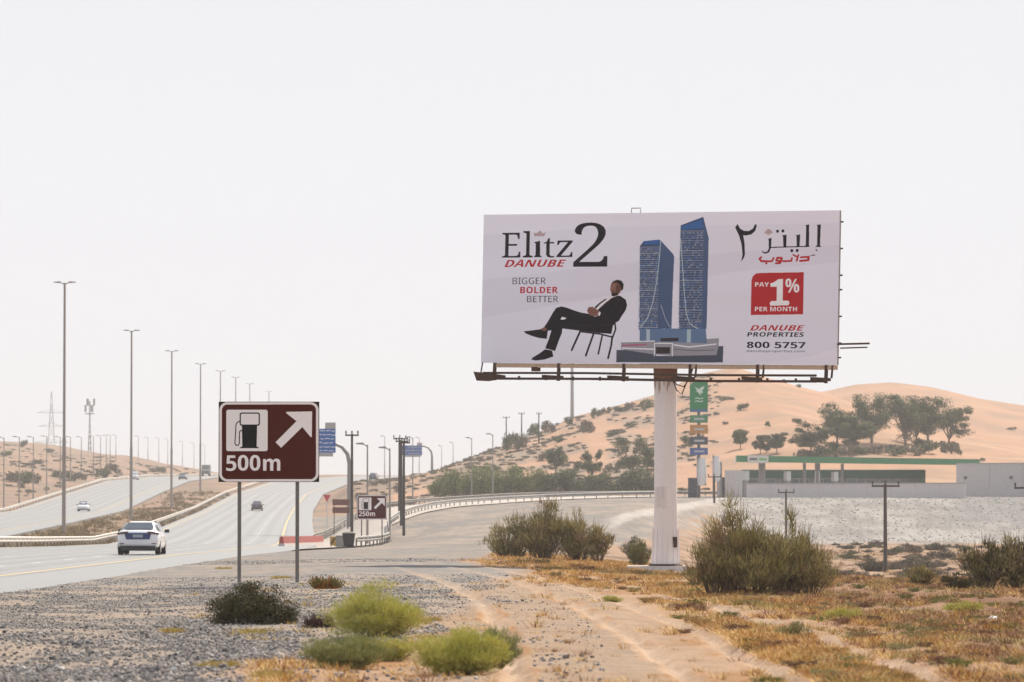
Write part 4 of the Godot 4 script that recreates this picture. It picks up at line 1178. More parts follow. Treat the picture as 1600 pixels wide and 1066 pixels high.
# ---------------------------------------------------------------- vehicles
func car(n: String, at: Vector3, turn: float, paint: Color, key: String, label: String, cat: String, tall := 1.0, sc := 1.0) -> Node3D:
	var t := thing(n, at, label, cat, "vehicles on the highway", turn)
	t.scale = Vector3.ONE * sc
	var pm := mat("paint_" + key, paint, 0.28)
	pm.clearcoat_enabled = true
	pm.clearcoat = 0.6
	pm.clearcoat_roughness = 0.08
	var glass := mat("car_glass", lin(0.05, 0.065, 0.085), 0.08)
	var black := mat("car_black", lin(0.012, 0.012, 0.014), 0.5)
	var tyre := mat("tyre_rubber", lin(0.015, 0.015, 0.015), 0.85)
	var rim := mat("alloy_rim", lin(0.4, 0.4, 0.41), 0.35, 0.7)
	var lamp := mat("tail_red", lin(0.07, 0.006, 0.012), 0.25)
	var rings := []
	for s in [[2.36, 0.70, 0.46, 0.84], [2.32, 0.80, 0.38, 0.96], [2.2, 0.86, 0.33, 1.03], [1.8, 0.9, 0.27, 1.055], [1.0, 0.915, 0.24, 1.02], [0.0, 0.915, 0.24, 0.98], [-1.0, 0.915, 0.24, 0.96], [-1.8, 0.9, 0.26, 0.88], [-2.2, 0.83, 0.3, 0.78], [-2.36, 0.68, 0.38, 0.68]]:
		var w: float = s[1]
		var y0: float = s[2]
		var y1: float = s[3] * (1.0 + (tall - 1.0) * 0.5)
		var h := y1 - y0
		var half := [[0.0, y0], [w * 0.86, y0], [w * 0.97, y0 + h * 0.1], [w, y0 + h * 0.35], [w * 0.995, y0 + h * 0.62], [w * 0.955, y1 - h * 0.13], [w * 0.87, y1 - h * 0.03], [w * 0.6, y1]]
		var ring := []
		for p in half:
			ring.append(Vector3(p[0], p[1], s[0]))
		ring.append(Vector3(0, y1 + 0.01, s[0]))
		for k in range(half.size() - 1, 0, -1):
			ring.append(Vector3(-half[k][0], half[k][1], s[0]))
		rings.append(ring)
	var g := MB.new()
	g.loft(rings)
	part(t, "body", g.mesh(true), pm)
	# cabin
	rings = []
	var lift := (tall - 1.0) * 1.2
	for s in [[1.78, 0.70, 0.6, 1.0, 1.05], [1.45, 0.77, 0.61, 1.0, 1.2], [1.05, 0.8, 0.57, 1.0, 1.34], [0.55, 0.82, 0.54, 1.0, 1.405], [0.0, 0.82, 0.54, 0.98, 1.42], [-0.45, 0.81, 0.54, 0.97, 1.395], [-0.95, 0.79, 0.62, 0.95, 1.22], [-1.45, 0.74, 0.66, 0.92, 0.98]]:
		var y: float = s[4] + lift * (1.0 if s[4] > 1.1 else 0.3)
		rings.append([Vector3(s[1], s[3] - 0.1, s[0]), Vector3(s[1], s[3], s[0]), Vector3(s[2] + 0.03, y - 0.05, s[0]), Vector3(s[2] * 0.85, y, s[0]), Vector3(0, y + 0.015, s[0]), Vector3(-s[2] * 0.85, y, s[0]), Vector3(-s[2] - 0.03, y - 0.05, s[0]), Vector3(-s[1], s[3], s[0]), Vector3(-s[1], s[3] - 0.1, s[0])])
	g = MB.new()
	g.loft(rings)
	part(t, "cabin", g.mesh(true), pm)
	g = MB.new()
	g.quad(Vector3(-0.66, 1.10 + lift * 0.4, 1.80), Vector3(0.66, 1.10 + lift * 0.4, 1.80), Vector3(0.5, 1.375 + lift, 1.13), Vector3(-0.5, 1.375 + lift, 1.13))
	part(t, "rear_window", g.mesh(), glass)
	g = MB.new()
	g.quad(Vector3(-0.68, 1.03 + lift * 0.4, -1.42), Vector3(0.68, 1.03 + lift * 0.4, -1.42), Vector3(0.56, 1.42 + lift, -0.57), Vector3(-0.56, 1.42 + lift, -0.57))
	part(t, "windscreen", g.mesh(), glass)
	for s in [-1, 1]:
		for q in [[1.2, 0.12], [0.05, -1.05]]:
			g = MB.new()
			g.quad(Vector3(s * 0.845, 1.04, q[0]), Vector3(s * 0.845, 1.03, q[1]), Vector3(s * 0.67, 1.37 + lift, q[1] + (0.4 if q[1] < -1 else 0.0)), Vector3(s * 0.67, 1.36 + lift, q[0] - 0.15))
			part(t, "side_window", g.mesh(), glass)
		g = MB.new()
		g.loft([[Vector3(s * 0.42, 1.0, 2.26), Vector3(s * 0.42, 1.0, 2.4), Vector3(s * 0.42, 0.91, 2.42), Vector3(s * 0.42, 0.91, 2.26)], [Vector3(s * 0.7, 0.97, 2.2), Vector3(s * 0.7, 0.97, 2.36), Vector3(s * 0.7, 0.89, 2.38), Vector3(s * 0.7, 0.89, 2.2)], [Vector3(s * 0.84, 0.92, 2.1), Vector3(s * 0.89, 0.92, 2.24), Vector3(s * 0.89, 0.85, 2.25), Vector3(s * 0.84, 0.85, 2.1)]])
		part(t, "tail_light", g.mesh(), lamp)
		bx(t, "mirror", Vector3(s * 1.0, 1.0, -0.85), Vector3(0.2, 0.14, 0.1), black)
		for z in [1.42, -1.42]:
			var wh := tb(t, "wheel", [Vector3(s * 0.68, 0.32, z), Vector3(s * 0.7, 0.32, z), Vector3(s * 0.89, 0.32, z), Vector3(s * 0.91, 0.32, z)], [0.28, 0.325, 0.325, 0.28], tyre, 18)
			tb(wh, "rim", [Vector3(s * 0.9, 0.32, z), Vector3(s * 0.915, 0.32, z)], [0.21], rim, 12)
		bx(t, "reflector", Vector3(s * 0.68, 0.48, 2.35), Vector3(0.2, 0.035, 0.04), lamp)
	g = MB.new()
	g.loft([[Vector3(-0.57, 0.93, 2.3), Vector3(0.57, 0.93, 2.3), Vector3(0.5, 0.66, 2.3), Vector3(-0.5, 0.66, 2.3)], [Vector3(-0.57, 0.93, 2.375), Vector3(0.57, 0.93, 2.375), Vector3(0.5, 0.66, 2.385), Vector3(-0.5, 0.66, 2.385)]])
	part(t, "boot_panel", g.mesh(), mat("boot_navy", lin(0.012, 0.03, 0.12), 0.3))
	bx(t, "number_plate", Vector3(0, 0.8, 2.392), Vector3(0.42, 0.13, 0.012), mat("plate_grey", lin(0.3, 0.33, 0.36), 0.5))
	bx(t, "rear_diffuser", Vector3(0, 0.27, 2.22), Vector3(1.5, 0.2, 0.26), black)
	bx(t, "floor_pan", Vector3(0, 0.24, 0), Vector3(1.4, 0.12, 4.1), black)
	return t

func pickup_truck(at: Vector3, turn: float, label: String) -> void:
	var t := thing("box_truck", at, label, "truck", "vehicles on the highway", turn)
	var grey := mat("truck_grey", lin(0.12, 0.12, 0.13), 0.5)
	var black := mat("car_black", Color.BLACK)
	bx(t, "cargo_box", Vector3(0, 1.9, 0.9), Vector3(2.2, 2.2, 4.2), mat("truck_box", lin(0.22, 0.22, 0.23), 0.6))
	var g := MB.new()
	g.loft([[Vector3(-1, 0.7, -1.3), Vector3(1, 0.7, -1.3), Vector3(0.95, 2.3, -1.3), Vector3(-0.95, 2.3, -1.3)], [Vector3(-1, 0.6, -2.9), Vector3(1, 0.6, -2.9), Vector3(0.9, 1.5, -2.9), Vector3(-0.9, 1.5, -2.9)]])
	part(t, "cab", g.mesh(), grey)
	bx(t, "chassis", Vector3(0, 0.68, 0), Vector3(1.6, 0.22, 5.8), black)
	for s in [-1, 1]:
		for z in [2.0, -2.0]:
			tb(t, "wheel", [Vector3(s * 0.75, 0.45, z), Vector3(s * 1.05, 0.45, z)], [0.45], mat("tyre_rubber", Color.BLACK), 14)
		bx(t, "tail_light", Vector3(s * 0.9, 0.75, 3.02), Vector3(0.2, 0.15, 0.05), mat("tail_red", Color.BLACK))

func on_road(tab: Array, x: float, d: float) -> Vector3:
	return Vector3(x, road(tab, d).z + 0.008, -d)

func build_vehicles() -> void:
	car("sedan", on_road(HIGHWAY, -15.92, 198.5), 0.0, lin(0.74, 0.74, 0.76), "white", "white sedan driving away in the near lane, dark rear panel", "car")
	car("sedan", on_road(HIGHWAY, -41.02, 742), 0.04, lin(0.09, 0.03, 0.03), "maroon", "dark maroon car driving away seen between the brown sign's posts", "car", 1.12)
	car("sedan", on_road(HIGHWAY, -31.35, 1045), -0.1, lin(0.05, 0.05, 0.05), "charcoal", "dark grey car far off on the crest right of the blue sign", "car", 1.2)
	car("sedan", on_road(OPPOSITE, -68.29, 735), PI + 0.03, lin(0.7, 0.7, 0.68), "white", "small white car on the opposite carriageway beside the tallest lamp", "car", 1.1)
	car("sedan", on_road(OPPOSITE, -74.60, 1045), PI, lin(0.14, 0.15, 0.17), "slate", "small dark car on the opposite carriageway near the third lamp", "car")
	car("minivan", on_road(OPPOSITE, -84.81, 1035), PI, lin(0.66, 0.66, 0.66), "silver", "white van on the opposite carriageway close to the left guardrail", "van", 1.45)
	pickup_truck(on_road(OPPOSITE, -82.32, 1240), PI, "dark truck on the opposite carriageway's skyline left of the brown sign")

# ---------------------------------------------------------------- plants
func rand_dir() -> Vector3:
	var z := rng.randf_range(-1, 1)
	var a := rng.randf() * TAU
	var r := sqrt(1 - z * z)
	return Vector3(r * cos(a), z, r * sin(a))

func broom(seed_: int, rx: float, h: float, n: int, twigs: int, wid: float, lean: float, greens: Array, wood: Color, arch := 0.5, ragged := 0.35) -> Array:
	# thin upright stems that fan out from the foot and carry many fine green twigs: [stems, twigs]
	rng.seed = seed_
	var st := MB.new()
	var tw := MB.new()
	for i in n:
		var a := rng.randf() * TAU
		var q := sqrt(rng.randf())
		var base := Vector3(cos(a), 0, sin(a)) * q * rx * 0.55
		var th := lean * pow(q, 0.9) * rng.randf_range(0.55, 1.15)
		var az := a + rng.randfn() * 0.35
		var lobe := 1.0 - ragged * (0.5 + 0.5 * sin(a * 3.0 + seed_) * cos(q * 7.0 + seed_ * 2.0))
		var ln := rng.randf_range(0.62, 1.05) * lobe / sqrt(pow(sin(th) / maxf(rx * 0.75, 0.05), 2.0) + pow(cos(th) / h, 2.0))
		var p := base
		var dir := Vector3(sin(th) * cos(az), cos(th), sin(th) * sin(az))
		var green: Color = greens[rng.randi() % greens.size()]
		var shade := rng.randf_range(0.75, 1.25)
		for k in 4:
			var nd := (dir + Vector3.UP * arch * 0.25 * k * sin(th) + rand_dir() * 0.13).normalized()
			var e := p + nd * ln / 4.0
			var side := nd.cross(rand_dir()).normalized()
			st.tint = Color((wood if k < 2 else wood.lerp(green, 0.7)) * shade, 1.0)
			st.ribbon(p, e, wid * (1.0 - k * 0.2), wid * (0.8 - k * 0.2), side)
			if k > 0:
				for w in twigs:
					var o := p.lerp(e, rng.randf())
					var td := (nd + rand_dir() * 0.55 + Vector3.UP * 0.25).normalized()
					var tl := h * rng.randf_range(0.07, 0.2)
					var ts := td.cross(rand_dir()).normalized()
					tw.tint = Color(green * shade * rng.randf_range(0.8, 1.2), 1.0)
					var te := o + td * tl
					if te.y > 0.0:
						tw.ribbon(o, te, wid * 0.55, wid * 0.3, ts)
			p = e
			dir = nd
	return [st, tw]

func leaf_cloud(g: MB, o: Vector3, r: Vector3, n: int, size: float, cols: Array, hollow := 0.35) -> void:
	for i in n:
		var d := rand_dir()
		var f := pow(rng.randf(), hollow)
		var p := o + d * r * f
		var nrm := (d + rand_dir() * 0.9).normalized()
		var a := nrm.cross(rand_dir()).normalized()
		var b := nrm.cross(a)
		var s := size * rng.randf_range(0.6, 1.35)
		g.tint = Color(cols[rng.randi() % cols.size()] * rng.randf_range(0.8, 1.2), 1.0)
		g.quad(p - a * s, p - b * s * 0.45, p + a * s, p + b * s * 0.45)

func twig_cloud(g: MB, o: Vector3, r: Vector3, n: int, ln: float, wid: float, cols: Array, up: float, hollow := 0.45) -> void:
	for i in n:
		var d := rand_dir()
		if d.y < -0.3: d.y = -d.y
		var p := o + d * r * pow(rng.randf(), hollow)
		if p.y < 0.01: p.y = rng.randf() * 0.04
		var dir := (d * (1.0 - up) + Vector3.UP * up + rand_dir() * 0.5).normalized()
		var e := p + dir * ln * rng.randf_range(0.5, 1.4)
		g.tint = Color(cols[rng.randi() % cols.size()] * rng.randf_range(0.75, 1.25), 1.0)
		g.ribbon(p, e, wid, wid * 0.4, dir.cross(rand_dir()).normalized())

func fan_bush(seed_: int, rx: float, h: float, axes: int, n: int, wid: float, cols: Array, wood: Color, up := 0.6, wisps := 9) -> Array:
	# branches that fan out from the foot, each clothed in clumps of fine upright twigs: [stems, foliage]
	rng.seed = seed_
	var st := MB.new()
	var tw := MB.new()
	for i in axes:
		var az := TAU * (i + rng.randf() * 0.8) / axes * 2.4
		var q := sqrt(rng.randf())
		var top := h * rng.randf_range(0.5, 1.0) * (1.0 - 0.42 * q * q)
		var tip := Vector3(cos(az) * rx * q * 0.85, top, sin(az) * rx * q * 0.85)
		var foot := Vector3(tip.x * 0.3, 0, tip.z * 0.3)
		var dir := (tip - foot).normalized()
		for k in 3:
			st.tint = Color(wood * rng.randf_range(0.7, 1.25), 1.0)
			st.ribbon(foot + rand_dir() * rx * 0.05, tip + rand_dir() * rx * 0.16, wid * 1.5, wid * 0.7, dir.cross(rand_dir()).normalized())
		for t in [0.3, 0.55, 0.78, 0.95]:
			var o := foot.lerp(tip, t) + rand_dir() * rx * 0.09
			var b := rng.randf_range(0.75, 1.25)
			twig_cloud(tw, o, Vector3(rx * 0.24, h * 0.13, rx * 0.24) * b, int(n * rng.randf_range(0.6, 1.35)), h * 0.1, wid, [cols[rng.randi() % cols.size()], cols[rng.randi() % cols.size()]], up)
		for k in wisps:
			var a := tip + rand_dir() * rx * 0.15
			var e := a + (dir + Vector3.UP * 0.6 + rand_dir() * 0.35).normalized() * h * rng.randf_range(0.1, 0.26)
			tw.tint = Color(cols[rng.randi() % cols.size()] * 1.1, 1.0)
			tw.ribbon(a, e, wid * 0.9, wid * 0.3, dir.cross(rand_dir()).normalized())
	return [st, tw]

const OLIVE := [Color(0.25, 0.22, 0.075), Color(0.31, 0.265, 0.1), Color(0.18, 0.16, 0.06), Color(0.36, 0.3, 0.14), Color(0.25, 0.165, 0.095)]
const LIME := [Color(0.42, 0.41, 0.08), Color(0.5, 0.46, 0.12), Color(0.36, 0.37, 0.08), Color(0.56, 0.5, 0.18)]
const DARK := [Color(0.07, 0.06, 0.024), Color(0.095, 0.078, 0.03), Color(0.05, 0.045, 0.02), Color(0.13, 0.105, 0.045)]
const GHAF := [Color(0.15, 0.165, 0.075), Color(0.11, 0.125, 0.06), Color(0.19, 0.195, 0.095), Color(0.085, 0.1, 0.055)]
const SCRUB := [Color(0.18, 0.15, 0.105), Color(0.14, 0.125, 0.085), Color(0.22, 0.175, 0.125), Color(0.15, 0.135, 0.085)]

func shrub(n: String, x: float, d: float, m: Array, label: String, turn := 0.0) -> void:
	var t := thing(n, on(x, d, -0.02), label, "shrub", "roadside shrubs", turn)
	part(t, "stems", m[0].mesh(), leaf_mat("shrub_wood"))
	part(t, "foliage", m[1].mesh(), leaf_mat("shrub_leaf"))

func build_shrubs() -> void:
	var wood := Color(0.16, 0.115, 0.08)
	# the great broom shrub right of the billboard pole: one clump of several fans
	var t := thing("broom_shrub", on(5.32, 99.0, -0.03), "largest dark olive broom shrub, right of the billboard pole", "shrub", "roadside shrubs")
	for q in [[-0.55, 0.1, 0.75, 2.1, 330], [0.5, 0.0, 0.95, 1.6, 400], [-0.1, 0.35, 1.1, 1.25, 360], [-1.0, -0.1, 0.75, 1.15, 260], [1.05, 0.15, 0.75, 1.05, 260], [0.75, -0.1, 0.4, 1.8, 110]]:
		var m := fan_bush(int(q[3] * 100), q[2], q[3], int(q[4] / 14.0), 50, 0.008, OLIVE + [Color(0.24, 0.19, 0.07)], wood)
		part(t, "stems", m[0].mesh(), leaf_mat("shrub_wood"), Vector3(q[0], 0, q[1]))
		part(t, "foliage", m[1].mesh(), leaf_mat("shrub_leaf"), Vector3(q[0], 0, q[1]))
	t = thing("broom_shrub", on(1.45, 180.0, -0.05), "wide olive broom shrub left of the billboard pole", "shrub", "roadside shrubs")
	for q in [[-1.45, 0.0, 1.1, 1.7, 260], [-0.2, 0.2, 1.2, 2.35, 330], [1.1, 0.0, 1.15, 2.1, 280], [1.9, 0.2, 0.7, 1.4, 120]]:
		var m := fan_bush(int(q[3] * 77), q[2], q[3], int(q[4] / 15.0), 50, 0.013, OLIVE, wood)
		part(t, "stems", m[0].mesh(), leaf_mat("shrub_wood"), Vector3(q[0], 0, q[1]))
		part(t, "foliage", m[1].mesh(), leaf_mat("shrub_leaf"), Vector3(q[0], 0, q[1]))
	t = thing("broom_shrub", on(11.74, 112.0, -0.03), "broom shrub on the mound at the right edge", "shrub", "roadside shrubs")
	for q in [[-0.3, 0.0, 0.75, 1.25, 260], [0.55, 0.05, 0.7, 1.35, 240]]:
		var m := fan_bush(int(q[3] * 55), q[2], q[3], int(q[4] / 14.0), 50, 0.009, OLIVE + DARK, wood)
		part(t, "stems", m[0].mesh(), leaf_mat("shrub_wood"), Vector3(q[0], 0, q[1]))
		part(t, "foliage", m[1].mesh(), leaf_mat("shrub_leaf"), Vector3(q[0], 0, q[1]))
	shrub("broom_shrub", 10.00, 113, fan_bush(21, 0.48, 0.55, 14, 50, 0.009, OLIVE, wood), "small rounded olive shrub left of the right-edge broom shrub")
	shrub("broom_shrub", 10.51, 109, fan_bush(22, 0.45, 0.42, 14, 50, 0.009, DARK, wood), "low dark shrub at the foot of the right-edge broom shrub")
	shrub("broom_shrub", 4.60, 168, fan_bush(23, 0.55, 1.0, 14, 50, 0.009, [Color(0.16, 0.16, 0.06), Color(0.2, 0.19, 0.08)], wood), "small pale green shrub just left of the billboard pole")
	shrub("broom_shrub", 7.02, 262, fan_bush(24, 0.9, 1.2, 14, 45, 0.018, SCRUB, wood), "grey-green shrub behind the pale one left of the billboard pole")
	# yellow-green feathery shrubs in the foreground
	var straw := Color(0.3, 0.22, 0.1)
	shrub("feathery_shrub", -1.78, 60, fan_bush(31, 0.7, 0.66, 52, 95, 0.0028, LIME, straw, 0.35, 12), "bright yellow-green feathery shrub, roundest of the foreground")
	shrub("feathery_shrub", -1.74, 48.5, fan_bush(32, 0.52, 0.4, 40, 95, 0.0028, [Color(0.27, 0.28, 0.1), Color(0.33, 0.33, 0.14), Color(0.22, 0.23, 0.09)], straw, 0.35, 12), "low grey-green feathery shrub in front of the roundest yellow-green one")
	shrub("feathery_shrub", -1.33, 51, fan_bush(35, 0.34, 0.33, 18, 95, 0.0028, LIME, straw, 0.35, 12), "small yellow-green tuft between the two larger foreground shrubs")
	shrub("feathery_shrub", -0.50, 46.5, fan_bush(33, 0.55, 0.5, 48, 95, 0.0028, LIME, straw, 0.35, 12), "nearest yellow-green feathery shrub beside the wheel tracks")
	shrub("feathery_shrub", -0.19, 49, fan_bush(34, 0.32, 0.46, 22, 95, 0.0028, [Color(0.23, 0.24, 0.1), Color(0.28, 0.27, 0.12)], straw, 0.35, 12), "thin pale feathery shrub behind the nearest one by the tracks")
	shrub("feathery_shrub", 5.26, 74, fan_bush(71, 0.42, 0.2, 22, 60, 0.004, LIME, straw, 0.3, 6), "low yellow-green tuft in the grass right of the largest shrub")
	shrub("feathery_shrub", 8.32, 85, fan_bush(72, 0.45, 0.22, 22, 60, 0.0045, LIME, straw, 0.3, 6), "low yellow-green tuft left of the white plastic bag")
	shrub("feathery_shrub", 3.71, 61, fan_bush(73, 0.3, 0.2, 18, 50, 0.0035, [Color(0.24, 0.235, 0.11), Color(0.3, 0.27, 0.14)], straw, 0.4, 8), "small grey-green tuft in the lower right grass")
	shrub("feathery_shrub", 1.89, 88, fan_bush(74, 0.25, 0.14, 16, 45, 0.0045, LIME, straw, 0.3, 6), "tiny yellow-green tuft beside the sandy wheel tracks")
	shrub("feathery_shrub", -2.75, 66, broom(36, 0.22, 0.3, 200, 8, 0.005, 1.2, [Color(0.15, 0.085, 0.08), Color(0.11, 0.07, 0.06)], wood), "small purple-brown dry shrub left of the yellow-green one")
	shrub("succulent_tuft", -4.03, 100, broom(37, 0.45, 0.33, 150, 4, 0.016, 1.0, [Color(0.22, 0.2, 0.05), Color(0.16, 0.15, 0.04), Color(0.36, 0.13, 0.03)], Color(0.45, 0.16, 0.04), 0.3), "orange-footed tuft right of the brown sign's right post")
	# dark leafy bush below the brown sign
	t = thing("leafy_bush", on(-3.86, 68.5, -0.02), "dark rounded leafy bush below the brown 500m sign", "shrub", "roadside shrubs")
	var m := broom(41, 0.72, 0.5, 220, 3, 0.006, 1.3, DARK, wood, 0.2)
	part(t, "stems", m[0].mesh(), leaf_mat("shrub_wood"))
	var g := MB.new()
	rng.seed = 42
	for i in 130:
		var a := rng.randf() * TAU
		var q := sqrt(rng.randf())
		var hh := (0.68 - 0.34 * q * q) * (1.0 + 0.18 * sin(a * 3.0 + 1.0))
		leaf_cloud(g, Vector3(cos(a) * q * 0.64, rng.randf_range(0.06, maxf(0.1, hh - 0.06)), sin(a) * q * 0.45), Vector3(0.15, 0.1, 0.15), 150, 0.017, DARK)
	part(t, "foliage", g.mesh(), leaf_mat("shrub_leaf"))
	# creeping mat in the billboard's shadow and a low green plant on the right
	for q in [[0.55, 152.0, 1.15, 0.22, "low dark green creeping mat on the orange grass left of the billboard", 51], [5.16, 63.5, 0.42, 0.24, "low dark green creeping plant in the right foreground grass", 52]]:
		t = thing("creeping_plant", on(q[0], q[1], -0.02), q[4], "plant", "creeping plants")
		g = MB.new()
		rng.seed = q[5]
		for i in 40:
			var u := rng.randf_range(-1, 1)
			leaf_cloud(g, Vector3(u * q[2], rng.randf_range(0.02, q[3] * (1.05 - u * u)), rng.randf_range(-0.5, 0.5) * q[2]), Vector3(0.16, 0.06, 0.16) * q[2], 40, 0.022 * q[2], [Color(0.1, 0.095, 0.025), Color(0.14, 0.12, 0.03), Color(0.17, 0.12, 0.04)])
		part(t, "foliage", g.mesh(), leaf_mat("shrub_leaf"))
	# low land right of the pole
	var proto := broom(61, 0.9, 1.0, 130, 6, 0.03, 1.15, SCRUB, wood)
	var sm: ArrayMesh = proto[0].mesh()
	var fm: ArrayMesh = proto[1].mesh()
	var spots := [[25.34, 322.9, 1.097, 1.166], [36.63, 393.6, 1.579, 0.875], [32.82, 450.1, 0.833, 0.625], [34.81, 454.1, 0.841, 0.505], [37.32, 433.4, 1.606, 0.843], [40.66, 442.2, 1.364, 0.86], [40.1, 366.4, 1.357, 1.73], [31.19, 355.3, 1.207, 0.493]]
	var lab := ["grey twiggy scrub bush left of the nearest utility pole", "grey scrub bush right behind the nearest utility pole", "low scrub bush at the foot of the stone slope, farthest left", "low scrub bush at the foot of the stone slope, second from left", "low scrub bush at the foot of the stone slope, in the middle", "low scrub bush at the foot of the stone slope, second from right", "scrub bush behind the broom shrub at the right edge", "flat green-grey scrub bush between pole and right-edge shrub"]
	for i in spots.size():
		var p: Array = spots[i]
		var o := thing("scrub_bush", on(p[0], p[1], -0.05), lab[i], "shrub", "scrub in the low ground", i * 1.7)
		o.scale = Vector3(p[2], p[3], p[2])
		part(o, "stems", sm, leaf_mat("shrub_wood"))
		part(o, "foliage", fm, leaf_mat("shrub_leaf"))

func ghaf(seed_: int, h: float, w: float, lean: float, dense := 1.0) -> Array:
	rng.seed = seed_
	var tr := MB.new()
	var cw := MB.new()
	var fork := Vector3(lean * 0.3, h * 0.2, 0)
	tr.tube([Vector3(0, -0.3, 0), Vector3(lean * 0.1, h * 0.1, 0.05), fork], [h * 0.03, h * 0.024, h * 0.02], 6)
	for k in 7:
		var a := TAU * k / 7.0 + rng.randf()
		var rr := w * rng.randf_range(0.25, 0.8)
		var tip := Vector3(lean + cos(a) * rr * 1.15, h * rng.randf_range(0.36, 0.9), sin(a) * rr * 0.8)
		var mid := fork.lerp(tip, 0.5) + Vector3(0, h * 0.06, 0)
		tr.tube([fork, mid, tip], [h * 0.016, h * 0.01, h * 0.004], 5)
		for q in 9:
			var o := mid.lerp(tip, rng.randf_range(0.2, 1.2)) + rand_dir() * w * 0.26
			o.y = minf(o.y, h * 0.9)
			leaf_cloud(cw, o, Vector3(w * 0.34, h * 0.085, w * 0.32) * rng.randf_range(0.5, 1.4), int(110 * dense), 0.16, [GHAF[rng.randi() % 4], GHAF[rng.randi() % 4]])
	return [tr, cw]

func tree(n: String, x: float, d: float, m: Array, label: String, group: String) -> void:
	var t := thing(n, on(x, d, -0.1), label, "tree", group)
	part(t, "trunk", m[0].mesh(true), mat("ghaf_bark", lin(0.16, 0.12, 0.095), 0.9))
	part(t, "crown", m[1].mesh(), leaf_mat("ghaf_leaf"))

